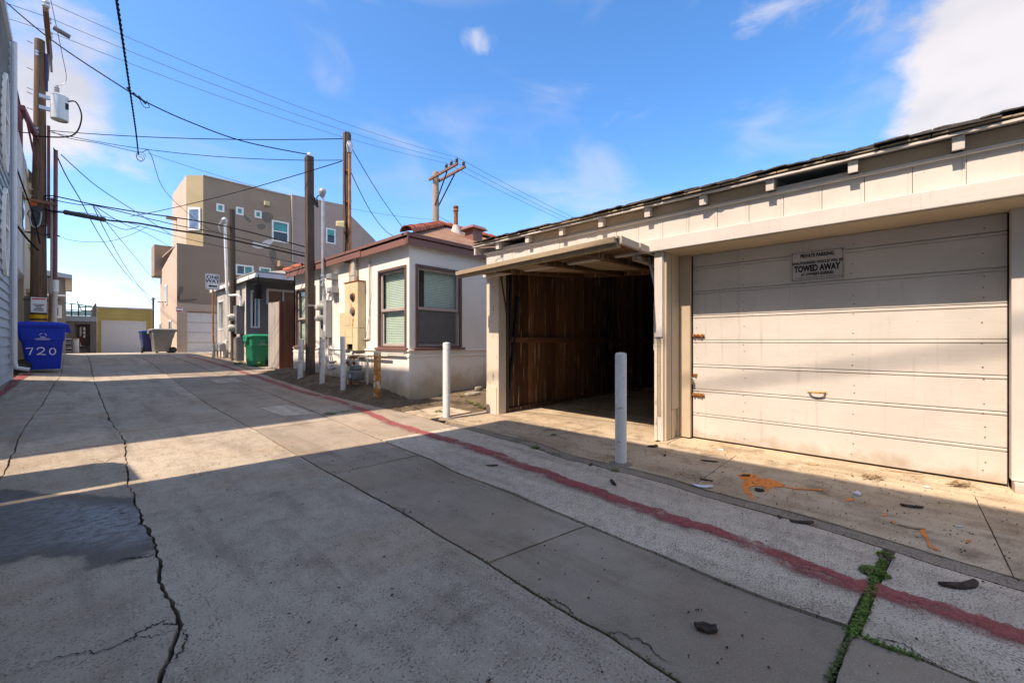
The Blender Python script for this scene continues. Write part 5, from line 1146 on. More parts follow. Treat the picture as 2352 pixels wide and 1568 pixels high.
# ---------------------------------------------------------------- other poles
fx, fy = 13.3, 18.0; fp = thing('far_pole', (fx, fy, .3), 'slim far utility pole with a double wooden crossarm behind the cream house', 'utility pole')
FZ = 9.75
MB().tube([(fx,fy,.2),(fx,fy,10.15)], [.22,.16], 14).build('shaft', plank('pale_pole_wood', (.26,.19,.13), (.40,.31,.23), 'z', .1), fp, smooth=True)
for dx in (-.24, .24): MB().bar((fx+dx-.25,15.6,FZ),(fx+dx,18.25,FZ),.10,.11).build('crossarm', M['arm'], fp); MB().bar((fx+dx-.1,16.6,FZ-.05),(fx+dx*.4,fy,FZ-1.5),.05,.05).build('arm_brace', M['steel_dark'], fp)
FIN = [Vector((fx-.45,15.7,FZ+.05)), Vector((fx-.42,16.15,FZ+.05)), Vector((fx+.02,15.75,FZ+.05)), Vector((fx-.38,16.6,FZ+.05))]
for p in FIN: insulator(p, fp, 1.35, 'steel_dark')
# square post in front of the cream house
sp0 = pz(713, 858, 10.33); sq = thing('square_post', (sp0.x, sp0.y, .2), 'weathered square timber post rising in front of the cream house', 'post')
zt = CAMZ+(784-361)*10.33/FPX; hw = .088
MB().hexa([(sp0.x-hw,sp0.y-hw,.1),(sp0.x+hw,sp0.y-hw,.1),(sp0.x+hw,sp0.y+hw,.1),(sp0.x-hw,sp0.y+hw,.1),(sp0.x-hw*.95-.03,sp0.y-hw,zt),(sp0.x+hw*.95-.03,sp0.y-hw,zt),(sp0.x+hw*.95-.03,sp0.y+hw,zt),(sp0.x-hw*.95-.03,sp0.y+hw,zt)]).build('timber', M['post_brown'], sq, bevel=.01)
MB().lathe((sp0.x-.03,sp0.y,zt), [(.03,0),(.045,.03),(.045,.07),(.02,.1)], n=8).build('insulator', M['white'], sq, smooth=True)
B(sp0.x-hw-.006, sp0.x+hw+.006, sp0.y-hw-.006, sp0.y+hw+.006, 2.02, 2.07).build('steel_strap', M['galv_grey'], sq)
spt = Vector((sp0.x-.03, sp0.y, zt))
# dark round-edged post with rusty conduit standing at the eave
DZ = 9.42; dp0 = pz(797, 560, DZ); dk_ = thing('dark_post', (dp0.x, dp0.y, 3.0), 'dark creosoted post with a rusty conduit above the cream house eave', 'post')
dzt = CAMZ+(784-306)*DZ/FPX; dx_, dy_ = 4.26, dp0.y
dpx = pz(797,440,DZ).x; dpy = pz(797,440,DZ).y
mb = MB().tube([(dpx,dpy,2.95),(dpx,dpy,dzt-.02),(dpx,dpy,dzt)], [.095,.09,.075], 10); mb.build('timber', M['post_dark'], dk_, smooth=True)
cxv = pz(803,440,DZ-.16)
MB().tube([(cxv.x,cxv.y,2.95),(cxv.x,cxv.y,dzt-.5)], .035, 10).build('conduit', M['copper'], dk_, smooth=True)
MB().lathe((cxv.x,cxv.y,dzt-.52), [(.05,0),(.06,.08),(.075,.16),(.05,.24),(.01,.27)], n=10).build('weatherhead', M['galv'], dk_, smooth=True)
for z in (3.6,4.3,5.0): MB().bar((dpx-.1,dpy-.06,z),(cxv.x+.04,cxv.y,z),.03,.03).build('clamp', M['rust_dark'], dk_)
MB().tube(smooth_path([(cxv.x-.1,cxv.y-.03,dzt-.1),(cxv.x-.12,cxv.y-.03,dzt-1.2),(cxv.x-.09,cxv.y-.03,dzt-2.2),(cxv.x-.1,cxv.y,3.1)],5), .014, 6).build('riser_cable', M['wire'], dk_)
fl = pz(783,516,DZ-.25); flo = thing('floodlight', fl, 'cream metal floodlight bracketed to the dark post', 'lamp')
MB().hexa([fl+Vector(v) for v in ((-.14,-.06,-.07),(.02,-.13,-.09),(.08,.0,-.05),(-.08,.08,-.04),(-.13,-.04,.04),(.03,-.11,.06),(.10,.02,.11),(-.06,.10,.09))]).build('lamp_body', M['lamp_cream'], flo, bevel=.015)
MB().bar(fl+Vector((.04,.02,.02)), Vector((dpx,dpy-.08,fl.z+.06)), .04, .04).build('bracket', M['steel_dark'], flo)
# posts and mast at the grey house
GD = 15.8; g0 = pz(533,640,GD); gp = thing('tarred_post', (g0.x, g0.y, .4), 'black tarred post standing against the front of the grey house', 'post')
gt = CAMZ+(784-482)*GD/FPX; MB().tube([(g0.x+.06,g0.y,.35),(g0.x+.02,g0.y,3.2),(g0.x-.02,g0.y,gt)], [.09,.11,.115], 8).build('timber', M['post_dark'], gp)
gm = pz(521,640,GD-.25); gmo = thing('service_mast', (gm.x, gm.y, 2.4), 'pale service mast with a weatherhead in front of the grey house', 'conduit')
gz = lambda v: CAMZ+(784-v)*(GD-.25)/FPX
MB().tube(smooth_path([(gm.x+.35,gm.y-.4,gz(703)),(gm.x+.35,gm.y-.4,gz(690)),(gm.x+.28,gm.y-.35,gz(679)),(gm.x+.08,gm.y-.02,gz(678)),(gm.x+.02,gm.y,gz(670)),(gm.x,gm.y,gz(650)),(gm.x-.06,gm.y,gz(515))],6), .05, 10).build('pipe', M['white'], gmo, smooth=True)
MB().lathe((gm.x-.07,gm.y,gz(516)), [(.06,0),(.09,.08),(.11,.16),(.06,.24),(.01,.27)], n=10).build('weatherhead', M['galv'], gmo, smooth=True)
MB().tube(smooth_path([(gm.x-.1,gm.y,gz(506)),(gm.x-.25,gm.y,gz(520)),(gm.x-.2,gm.y,gz(535))],4), .02, 6).build('drip_loop', M['galv_grey'], gmo)
# ---------------------------------------------------------------- meters on the cream house
mt = thing('meter_box', (4.27, 10.24, 1.25), 'grey electric meter box with two round glass meters on the cream house', 'meter box')
B(4.20, 4.345, 10.05, 10.43, 1.25, 2.15).build('cabinet', M['galv_grey'], mt, bevel=.008); B(4.197, 4.199, 10.09, 10.18, 1.40, 1.55).build('label_plate', M['sign'], mt)
for z in (1.98,1.72):
    MB().lathe((4.199,10.30,z), [(.098,0),(.098,.02),(.085,.03)], (-1,0,0), 18).build('meter_socket', M['galv'], mt, smooth=True)
    MB().lathe((4.168,10.30,z), [(.083,0),(.083,.06),(.075,.10),(.05,.115),(.004,.118)], (-1,0,0), 18).build('meter', M['meter_glass'], mt, smooth=True)
MB().lathe((4.198,10.27,1.5), [(.05,0),(.05,.01),(.004,.012)], (-1,0,0), 14).build('knockout', M['black'], mt)
ms = thing('meter_mast', (4.13, 10.27, 2.15), 'galvanised mast with a weatherhead above the grey meter box', 'conduit')
MZ = lambda v: CAMZ+(784-v)*9.9/FPX
mu = pz(741.5,560,9.9)
MB().tube([(4.26,10.25,2.152),(4.25,10.25,2.4),(mu.x,mu.y,2.6),(mu.x,mu.y,2.9),(mu.x-.0,mu.y,MZ(452))], [.032,.032,.034,.034,.034], 12).build('pipe', M['galv'], ms, smooth=True)
for z in (2.3,2.5,2.62,2.72): q = Vector((4.25,10.25,z)) if z < 2.45 else Vector((mu.x,mu.y,z)); MB().cyl(q-Vector((0,0,.025)), q+Vector((0,0,.025)), .048, n=12).build('coupling', M['galv'], ms)
MB().lathe((mu.x-.01,mu.y,MZ(453)), [(.045,0),(.06,.05),(.085,.10),(.085,.15),(.05,.20),(.01,.215)], n=12).build('weatherhead', M['galv_grey'], ms, smooth=True)
MB().tube(smooth_path([(mu.x-.06,mu.y-.04,MZ(450)),(mu.x-.16,mu.y-.06,MZ(458)),(mu.x-.14,mu.y-.05,MZ(475)),(mu.x-.22,mu.y-.03,MZ(462))],5), .012, 6).build('drip_loop', M['wire'], ms)
sx_ = thing('cable_splice', (spt.x+.13, spt.y-.1, MZ(463)), 'black splice block hanging at the square post beside the weatherhead', 'cable splice')
for k in range(4): q = pz(717+4*k*.6, 452+6*k, 10.15); MB().bar(q+Vector((-.05,0,.06)), q+Vector((.07,0,-.05)), .03, .05).build('connector', M['steel_dark'], sx_)
for z0, y0 in ((2.30,9.82),(2.62,9.86)):
    o = thing('switch_box', (4.25, y0, z0), 'small grey switch box under the eave, %s of the pair beside the mast' % ('lower' if z0 < 2.4 else 'upper'), 'box', 'switch boxes under the eave'); B(4.18, 4.345, y0-.14, y0+.14, z0, z0+.13).build('case', M['galv_grey'], o, bevel=.006); B(4.165, 4.1795, y0-.1, y0+.1, z0+.02, z0+.11).build('cover', M['galv'], o)
    MB().cyl((4.29,y0,z0-.18),(4.29,y0,z0-.001),.016,n=8).build('stub_pipe', M['galv_grey'], o)
cm_ = thing('rusty_meter_panel', (4.26, 8.7, .95), 'tall cream meter panel streaked with rust on the cream house', 'meter box')
B(4.172, 4.345, 8.39, 9.0, 1.44, 2.43).build('cabinet', M['meter_cream'], cm_, bevel=.006); B(4.160, 4.345, 8.37, 9.03, 2.432, 2.455).build('drip_cap', M['rust_dark'], cm_)
B(4.168, 4.345, 8.39, 8.62, .955, 1.435).build('lower_door', M['meter_cream'], cm_, bevel=.005); B(4.160, 4.345, 8.625, 9.06, 1.24, 1.435).build('lower_door', M['meter_cream'], cm_, bevel=.005); B(4.163, 4.345, 8.625, 8.98, 1.09, 1.236).build('lower_door', M['meter_cream'], cm_, bevel=.005); B(4.24, 4.345, 8.625, 8.98, .96, 1.087).build('open_recess', M['interior'], cm_)
B(4.166, 4.1715, 8.74, 8.99, 1.5, 2.38).build('front_panel', M['meter_cream'], cm_)
for z in (2.11,1.80):
    MB().lathe((4.171,8.60,z), [(.088,0),(.088,.018),(.07,.026)], (-1,0,0), 18).build('meter_ring', M['rust_dark'], cm_, smooth=True); MB().lathe((4.146,8.60,z), [(.068,0),(.06,.02),(.004,.03)], (-1,0,0), 16).build('meter', M['steel_dark'] if z > 2 else M['iron'], cm_, smooth=True)
MB().prism([(4.1705,8.55,1.70),(4.1705,8.66,1.70),(4.1705,8.64,1.62),(4.1705,8.655,1.5),(4.1705,8.61,1.45),(4.1705,8.585,1.52),(4.1705,8.57,1.6)], (-.0012,0,0)).build('rust_streak', M['rust'], cm_)
sm = thing('telephone_box', (4.28, 9.25, .97), 'shallow cream terminal box left of the rusty meter panel', 'box'); B(4.255, 4.345, 9.08, 9.42, .97, 1.35).build('lower_cover', M['meter_cream'], sm, bevel=.006); B(4.25, 4.345, 9.08, 9.42, 1.354, 1.80).build('upper_cover', M['meter_cream'], sm, bevel=.006)
for k, (y, m_, r) in enumerate(((8.93,'rust',.028),(8.84,'pvc',.034),(8.74,'pvc',.042))):
    o = thing('wall_conduit', (4.26, y, 2.46), ('rusty conduit, leftmost of the three above the rusty meter panel','slim cream conduit, middle of the three above the rusty meter panel','thick cream conduit, rightmost of the three above the rusty meter panel')[k], 'conduit', 'conduits above the rusty meter panel')
    MB().tube([(4.27,y,2.456),(4.27,y,2.99)], r, 10).build('pipe', M[m_], o, smooth=True); MB().tube([(4.27,y,2.6),(4.27,y,2.68)], r*1.25, 10).build('coupling', M[m_], o, smooth=True)
wc = pt(848,700,4.325); o = thing('thin_wall_pipe', (4.325, wc.y, 1.3), 'thin grey pipe curving down the wall between meter panel and window', 'conduit')
MB().tube(smooth_path([(4.325,wc.y,2.92),(4.325,wc.y,2.0),(4.325,wc.y,1.30),(4.325,wc.y+.03,1.22),(4.325,wc.y+.14,1.20),(4.325,wc.y+.26,1.20)],5), .013, 8).build('pipe', M['pvc'], o, smooth=True)
MB().tube(smooth_path([(4.33,wc.y,2.85),(4.31,wc.y-.12,2.7),(4.31,wc.y-.14,2.2),(4.32,wc.y+.02,1.6),(4.32,wc.y+.14,1.1),(4.32,wc.y-.1,.95)],6), .005, 5).build('loose_cord', M['wire_grey'], o)
# gas meter and its pipes
gy = pt(815,858,4.0).y; gm_ = thing('gas_meter', (4.02, gy, .3), 'grey gas meter with a tangle of rusty pipes below the meter panel', 'gas meter')
B(3.90, 4.14, gy-.17, gy+.14, .36, .56).build('meter_body', M['iron'], gm_, bevel=.03); B(3.93, 4.11, gy-.12, gy+.1, .562, .66).build('meter_top', M['iron'], gm_, bevel=.03); MB().lathe((3.899,gy,.44), [(.05,0),(.05,.02),(.004,.025)], (-1,0,0), 12).build('index_window', M['galv'], gm_)
mf = MB
for k, (y, m_) in enumerate(((gy-.08,'pvc'),(gy+.08,'rust_dark'),(gy+.22,'rust_dark'),(gy+.36,'pvc'))):
    MB().tube(smooth_path([(4.02,y,.58 if k < 2 else .25),(4.02,y,.78),(4.06,y,.83),(4.2,y,.84),(4.33,y,.84)],4), .02, 8).build('riser_pipe', M[m_], gm_, smooth=True)
    MB().lathe((4.02,y,.66), [(.02,0),(.04,.015),(.04,.07),(.02,.085)], n=8).build('union', M['rust_dark' if k % 2 else 'galv'], gm_); MB().bar((3.93,y,.76),(4.06,y,.76),.025,.035).build('valve', M['galv_grey'], gm_)
MB().tube([(4.24,gy-.9,.87),(4.24,gy+.5,.87)], .022, 8).build('manifold', M['pvc'], gm_, smooth=True); MB().tube([(4.1,gy-.25,.80),(4.1,gy+.45,.80)], .02, 8).build('manifold', M['rust_dark'], gm_, smooth=True)
MB().lathe((4.1,gy+.36,.70), [(.03,0),(.075,.02),(.085,.05),(.03,.08)], (-1,.0,.3), 12).build('regulator', M['iron'], gm_, smooth=True); MB().tube(smooth_path([(4.1,gy-.25,.8),(4.09,gy-.34,.79),(4.08,gy-.37,.7),(4.08,gy-.37,.3)],4), .02, 8).build('riser_pipe', M['pvc'], gm_, smooth=True)
MB().tube([(4.27,SH+.05,.915),(4.27,gy-.3,.915)], .017, 8).build('long_pipe', M['pvc'], gm_, smooth=True)
for k, (dy, r) in enumerate(((0,.026),(.10,.026))):
    o = thing('flexible_conduit', (4.2, 10.0-dy, 1.0), ('outer','inner')[k]+' grey flexible conduit sweeping from the meter box towards the gas pipes', 'conduit', 'flexible conduits below the meter box')
    MB().tube(smooth_path([(4.26,10.22-dy*1.3,1.27),(4.24,10.15-dy,.95),(4.18,9.95-dy*.6,.62+dy*1.2),(4.14,9.7,.5+dy*1.6),(4.15,9.4,.56+dy*1.3)],6), r, 9).build('hose', M['galv_grey'], o, smooth=True)
# utilities at the grey house
ge = thing('electric_cabinet', (4.4, 18.2, 1.2), 'slate electric panel with two meters on the grey house corner', 'meter box')
a, b = pt(*Z4(575,680),4.49), pt(*Z4(510,1050),4.3)
B(4.25, 4.49, a.y, a.y+.5, b.z, a.z).build('cabinet', M['grey_dark'], ge, bevel=.01)
for z in (a.z-.45, a.z-.85): MB().lathe((4.249,a.y+.38,z), [(.14,0),(.14,.12),(.1,.18),(.004,.19)], (-1,0,0), 14).build('meter', M['meter_glass'], ge, smooth=True)
o = thing('utility_cabinet', (4.3, a.y+.3, .4), 'low slate utility cabinet under the grey house panel', 'cabinet'); B(4.27, 4.48, a.y+.06, a.y+.52, .40, pt(*Z4(500,1090),4.3).z).build('case', M['grey_dark'], o, bevel=.02); B(4.255, 4.269, a.y+.1, a.y+.48, .5, pt(*Z4(500,1110),4.3).z).build('door', M['greywall'], o)
gg = thing('gas_manifold', (4.2, 20.6, .45), 'rusty gas meter manifold in front of the grey house', 'gas meter')
for k, y in enumerate((19.7,20.2,20.7,21.2)): MB().tube([(4.2,y,.42),(4.2,y,1.05)], .022, 8).build('riser_pipe', M['rust_dark' if k % 2 else 'iron'], gg)
MB().tube([(4.2,19.6,1.06),(4.2,21.3,1.06)], .024, 8).build('header_pipe', M['iron'], gg); B(4.08, 4.32, 19.85, 20.1, .75, 1.05).build('meter_body', M['galv_grey'], gg, bevel=.03); B(4.08, 4.32, 20.35, 20.6, .75, 1.05).build('meter_body', M['galv_grey'], gg, bevel=.03)
# ---------------------------------------------------------------- overhead wires, each its own thing
def wire(pts, r, label, m='wire', n=5, name='overhead_wire', group=None):
    pts = [Vector(p) for p in pts]; o = MB().tube(pts, r, n).build(name, M[m], origin=pts[0]); return tag(o, label, 'wire', group)
for k in range(3):
    a, b = IN0[k]+Vector((0,0,.22)), FIN[(0,1,3)[k]]+Vector((0,0,.3))
    wire(sagged(a, b, .35), .0075, 'thin bare wire from the utility pole top to the far crossarm, %s of three' % ('nearest','middle','farthest')[k], 'wire_grey', group='bare wires across the alley')
    wire(sagged(a, a+Vector((-22,0,.5)), .5), .0075, 'thin bare wire running off the top left corner, %s of three' % ('nearest','middle','farthest')[k], 'wire_grey', group='bare wires off the top left')
    wire(sagged(b, b+Vector((34,0,-.4)), .8), .011, 'thin bare wire leaving the far crossarm to the right, %s of three' % ('nearest','middle','farthest')[k], 'wire_grey', group='bare wires beyond the far pole')
def twist(path, r, off, turns, label, name='twisted_cable'):
    pts = [Vector(p) for p in path]; o = thing(name, pts[0], label, 'cable')
    for ph_ in (0, math.pi):
        q = []
        for i, p in enumerate(pts):
            an = turns*2*math.pi*i/len(pts)+ph_; q.append(p+Vector((math.cos(an)*off, math.cos(an)*off*.3, math.sin(an)*off)))
        MB().tube(q, r, 5).build('strand', M['wire'], o)
# service drop from the top left to the square post, with the hanging twisted cable crossing it
P1 = pz(-60,-60,8.0); PM_ = pz(300,213,7.6)
wire(smooth_path([P1, pz(110,86,7.9), PM_, pz(330,232,7.9), pz(430,278,8.6), pz(560,325,9.4), spt+Vector((0,0,.05))], 6), .012, 'sagging black service cable from the top left to the square post')
twist(smooth_path([pz(262,-40,4.2), pz(283,100,5.6), PM_+Vector((0,.03,0)), pz(312,300,9.4), pz(318,355,10.2)], 40), .010, .008, 26, 'thick twisted black cable hanging down from the top of the picture')
tcl = thing('cable_clamp', PM_, 'tangle of clamps where the twisted cable crosses the service cable', 'cable clamp')
for k in range(4): q = PM_+Vector(((-.05,.03,.10,.16)[k], -.03, (.06,.0,-.03,-.08)[k])); MB().bar(q, q+Vector((.05,0,-.05)), .03, .03).build('clamp', M['steel_dark'], tcl)
MB().tube(smooth_path([PM_+Vector((.1,0,-.02)), PM_+Vector((.18,0,-.18)), PM_+Vector((.26,0,-.16)), PM_+Vector((.22,0,-.05))],5), .006, 5).build('loose_end', M['wire'], tcl)
LP0 = pz(318,350,11.0)
dtop = Vector((dpx, dpy, dzt-.12))
wire(sagged(pz(112,300,PD), pz(787,319,DZ), .10), .010, 'dark cable from the utility pole to the top of the dark post')
wire(sagged(pz(112,303,PD), pz(786,368,DZ), .22), .008, 'second dark cable from the utility pole, meeting the dark post lower down')
wire(smooth_path([pz(115,300,PD), pz(160,318,PD), pz(230,330,PD), LP0, pz(345,352,11.6), pz(380,440,14), pz(470,520,15.5), pz(505,532,GD)], 6), .008, 'cable drooping from the utility pole past the hanging loop to the grey house mast')
lo = thing('cable_loop_end', LP0, 'curly loose loop at the end of the hanging twisted cable', 'cable'); MB().tube([LP0+Vector((.05+.10*math.cos(a)*(1-.03*a), .02*a, -.08+.12*math.sin(a)*(1-.03*a))) for a in [k*.5 for k in range(30)]], .006, 5).build('curl', M['wire'], lo)
wire(sagged(pz(786,370,DZ), pz(300,497,PD+3), .1), .010, 'black guy cable descending left from the dark post past the tan building')
wire(sagged(pz(803,332,DZ), pz(945,545,13.5), .15), .009, 'upper black cable falling right from the dark post to the tiled roof'); wire(sagged(pz(806,395,DZ), pz(915,545,13), .35), .009, 'lower black cable falling right from the dark post to the tiled roof')
wire(smooth_path([pz(100,452,PD), pz(122,450,PD), pz(220,471,PD), pz(315,487,11.2), pz(505,517,10.9), pz(705,568,10.6)], 6), .016, 'upper communication cable sweeping across in front of the tan building')
wire(smooth_path([pz(100,455,PD), pz(180,470,PD), pz(225,474,PD), pz(396,515,11.1), pz(505,536,10.9), pz(705,583,10.6)], 6), .011, 'thin communication cable just below the upper one across the tan building')
wire(smooth_path([pz(96,478,PD-.1), pz(122,486,PD), pz(150,489,PD), pz(240,505,PD), pz(318,513,11.2), pz(399,528,11), pz(505,545,10.9), pz(706,590,10.5)], 6), .024, 'thick black communication cable that carries the splice case')
sc0, sc1 = pz(150,487.5,PD-.06), pz(240,504.5,PD-.06); cs_ = thing('splice_case', (sc0+sc1)/2, 'long grey cylindrical splice case on the thick cable right of the utility pole', 'splice case')
MB().tube([sc0, sc0.lerp(sc1,.02), sc0.lerp(sc1,.48)], [.04,.062,.062], 14).build('case_half', simple('dark_grey_rubber', (.075,.08,.08), .6), cs_, smooth=True); MB().tube([sc0.lerp(sc1,.5), sc0.lerp(sc1,.97), sc1], [.062,.062,.04], 14).build('case_half', bpy.data.materials['dark_grey_rubber'], cs_, smooth=True)
for f in (.02,.49,.97): MB().tube([sc0.lerp(sc1,f-.012), sc0.lerp(sc1,f+.012)], .067, 14).build('clamp_band', M['steel_dark'], cs_)
wire(smooth_path([pz(122,483,PD), pz(200,490,PD), pz(270,505,11.3), pz(400,541,11.2), pz(505,566,11), pz(706,610,10.6)], 6), .007, 'lowest thin cable across the tan building to the square post')
wire(smooth_path([pz(123,340,PD), pz(150,400,12), pz(185,460,14), pz(236,552,18), pz(300,640,26), pz(352,685,40)], 6), .014, 'long black drop cable falling to the small pole behind the mustard garage'); wire(smooth_path([pz(214,474,PD), pz(255,555,15), pz(300,630,22), pz(351,700,40)], 6), .010, 'thin drop wire below the communication cables to the small far pole')
wire(smooth_path([pz(140,355,PD), pz(224,429,13), pz(316,489,16), pz(396,541,22)], 6), .012, 'drop cable from the utility pole to the upper corner of the tan building'); wire(smooth_path([pz(216,474,PD), pz(260,530,15), pz(303,582,20), pz(365,655,32)], 6), .010, 'thin drop wire to the lower left corner of the tan building')
wire(smooth_path([pz(222,476,PD), pz(280,512,15), pz(340,538,19), pz(388,565,25)], 6), .010, 'thin drop wire to the ledge of the tan building')
wire(smooth_path([pz(128,541,PD), pz(165,552,12), pz(215,556,12.5), pz(262,552,13), pz(310,535,13.2), pz(340,519,13)], 6), .006, 'thin slack wire drooping in a long curve right of the utility pole'); wire(smooth_path([pz(240,508,PD), pz(285,527,PD), pz(320,520,11.3)], 6), .008, 'short slack loop under the thick cable right of the splice case')
wire(sagged(pz(340,352,14), pz(1000,505,21.5), .4), .008, 'faint thin wire crossing the sky behind the posts to the far pole', 'wire_grey'); wire(sagged(pz(1008,497,21.8), pz(1180,565,26), .2), .010, 'short dark cable from the far pole down behind the garage roof')
# cables hanging on the left-hand buildings
wire(smooth_path([pz(-15,190,8.6), pz(20,330,9.3), pz(50,420,10), pz(75,490,10.4), pz(92,560,10.6)], 6), .016, 'black cable draped from the left edge down to the utility pole'); wire(smooth_path([pz(-15,330,8.6), pz(8,420,9), pz(30,500,9.4), pz(60,545,10), pz(88,575,10.5)], 6), .022, 'thick bundled cable draped along the blue building to the pole')
wire(sagged(pz(-15,288,8.6), pz(80,305,PD-.2), .05), .012, 'short black cable from the left edge to the utility pole')
coil_c = pz(80,500,10.5); co = thing('cable_coil', pz(78,495,10.3), 'loose coil of black cable hanging left of the utility pole', 'cable coil'); MB().tube([pz(78,495,10.3)+Vector((.10*math.cos(a),-.1,.10*math.sin(a))) for a in [k*.4 for k in range(34)]], .007, 5).build('coil', M['wire'], co)
# small pole behind the mustard garage
fp2 = pz(352,712,42); o = thing('small_pole', (fp2.x, fp2.y, .3), 'thin distant pole behind the mustard garage', 'utility pole'); MB().cyl((fp2.x,fp2.y,.3),(fp2.x,fp2.y,CAMZ+(784-683)*42/FPX),.08,n=8).build('shaft', M['post_dark'], o); MB().bar(pz(347,688,42), pz(357,687,42), .08, .08).build('crossarm', M['post_dark'], o)
# wire high above the near pavement whose blurred shadow crosses the closed door
sa, sb = pt(1660,882,TD), pt(2330,795,TD); back = -LIGHT
wire([sa+back*13+(sa-sb)*3, sb+back*13+(sb-sa)*3], .022, 'thick overhead cable above the camera shading the closed garage door')
# ---------------------------------------------------------------- wheeled bins
def rrect(w, d, r, z, n=4, cx=0, cy=0):
    out = []
    for (sx, sy, a0) in ((1,1,0),(-1,1,90),(-1,-1,180),(1,-1,270)):
        for k in range(n+1):
            a = math.radians(a0+90*k/n); out.append(Vector((cx+sx*(w/2-r)+r*math.cos(a), cy+sy*(d/2-r)+r*math.sin(a), z)))
    return out
def loft(rings):
    mb = MB(); n = len(rings[0])
    for r in rings: mb.v += r
    for j in range(len(rings)-1):
        for k in range(n): mb.f.append((j*n+k, j*n+(k+1)%n, (j+1)*n+(k+1)%n, (j+1)*n+k))
    mb.f.append(tuple(range(n))[::-1]); mb.f.append(tuple((len(rings)-1)*n+k for k in range(n))); return mb
def wheeled_bin(name, loc, rz, label, cat, body, W=.68, D=.80, H=1.10, group=None):
    # local: +x = front of the bin (away from the wheels), y across
    b = thing(name, loc, label, cat, group, rz); m = M[body]; zb = .07
    rg = [rrect(D*.62, W*.74, .05, zb, cx=.05), rrect(D*.64, W*.78, .06, zb+.03, cx=.05), rrect(D*.80, W*.90, .07, H*.60, cx=.02), rrect(D*.84, W*.94, .07, H*.62, cx=.02), rrect(D*.86, W*.97, .07, H*.64, cx=.02), rrect(D*.95, W, .07, H*.87, cx=.0), rrect(D*1.0, W*1.05, .07, H*.885), rrect(D*1.0, W*1.05, .07, H*.92)]
    loft(rg).build('body', m, b, smooth=True, local=True)
    lid = loft([rrect(D*1.06, W*1.10, .08, H*.905), rrect(D*1.08, W*1.12, .08, H*.925), rrect(D*1.06, W*1.10, .08, H*.955), rrect(D*.9, W*.94, .1, H*.985), rrect(D*.6, W*.6, .1, H)]).build('lid', m, b, smooth=True, local=True)
    MB().hexa([(D*.47,-W*.2,H*.80),(D*.60,-W*.2,H*.78),(D*.60,W*.2,H*.78),(D*.47,W*.2,H*.80),(D*.47,-W*.2,H*.93),(D*.56,-W*.2,H*.93),(D*.56,W*.2,H*.93),(D*.47,W*.2,H*.93)]).build('lid_lip', m, lid, local=True, bevel=.01)
    for sy in (-1,1):
        c = Vector((-D*.36, sy*W*.47, .15)); w = MB().lathe(c-Vector((0,.035,0)), [(.09,0),(.15,.005),(.155,.02),(.155,.05),(.15,.065),(.09,.07)], (0,1,0), 20).build('wheel', M['rubber'], b, smooth=True, local=True)
        MB().lathe(c-Vector((0,.045,0)), [(.004,0),(.085,.002),(.085,.088),(.004,.09)], (0,1,0), 14).build('hub', M['steel_dark'], w, local=True)
    MB().tube([(-D*.36,-W*.47,.15),(-D*.36,W*.47,.15)], .015, 8).build('axle', M['steel_dark'], b, local=True)
    MB().tube([(-D*.58,-W*.42,H*.90),(-D*.58,W*.42,H*.90)], .018, 8).build('handle_bar', m, b, local=True)
    for sy in (-1,1): MB().bar((-D*.46,sy*W*.42,H*.88),(-D*.59,sy*W*.42,H*.905),.035,.05).build('handle_bracket', m, b, local=True)
    return b
def on_face(b, pts_fn, strokes, r, m, name):
    for s_ in strokes: MB().tube([pts_fn(x, y) for x, y in s_], r, 6).build(name, m, b, local=True)
bbx, bby = -.50, 15.75
blue = wheeled_bin('blue_bin', (bbx, bby, E(bbx,bby)+.005), math.radians(4), 'blue wheeled bin with 720 painted in white at the foot of the utility pole', 'wheeled bin', 'blue_bin', .72, .86, 1.25)
def bf(x, z):      # a point just proud of the -y side of the blue bin
    H, W = 1.25, .72
    f = (z-.10)/(H*.6-.10) if z < H*.6 else 0
    hw = lerp(W*.78, W*.90, f)/2 if z < H*.6 else lerp(W*.97, W, (z-H*.64)/(H*.23))/2
    return Vector((x, -hw-.006, z))
def num(strokes): on_face(blue, bf, strokes, .011, M['print_pale'] if False else M['sign'], 'painted_digit')
def rel(pts, cx, cz, w, h): return [(cx+a*w, cz+b*h) for a, b in pts]
num([rel([(-.5,.42),(0,.46),(.5,.5),(.3,.1),(.05,-.5)], -.20, .52, .11, .17)])
num([rel([(-.5,.2),(-.35,.45),(0,.5),(.35,.4),(.4,.15),(.1,-.15),(-.5,-.48),(0,-.42),(.6,-.5)], -.01, .52, .13, .18)])
num([rel([(math.cos(a)*.5, math.sin(a)*.5) for a in [2*math.pi*k/14 for k in range(15)]], .18, .51, .10, .16)])
# printed emblem: three arrows in a ring and lines of small print
for k in range(3):
    a0 = math.radians(90+120*k); on_face(blue, bf, [[(.02+.055*math.cos(a0+x), .915+.045*math.sin(a0+x)) for x in (.15,.6,1.1,1.6)]], .007, M['print_pale'], 'emblem_stroke')
for k, w in enumerate((.10,.20,.26,.22)): on_face(blue, bf, [[(.0-w/2+.02, .855-.018*k), (.02+w/2, .853-.018*k)]], .0045, M['print_pale'], 'printed_line')
gp_ = pg(590,842); green = wheeled_bin('green_bin', (gp_.x+.12, gp_.y+.25, G(gp_.x,gp_.y)-.03), math.radians(-172), 'green wheeled bin beside the board fence', 'wheeled bin', 'green_bin', .62, .74, 1.12)
def gf(x, z):
    H, W = 1.12, .62; return Vector((x, lerp(W*.97, W, (z-H*.64)/(H*.23))/2+.006, z))
for k in range(3):
    a0 = math.radians(90+120*k); on_face(green, gf, [[(.0+.05*math.cos(a0+x), .86+.045*math.sin(a0+x)) for x in (.15,.6,1.1,1.6)]], .007, M['print_green'], 'emblem_stroke')
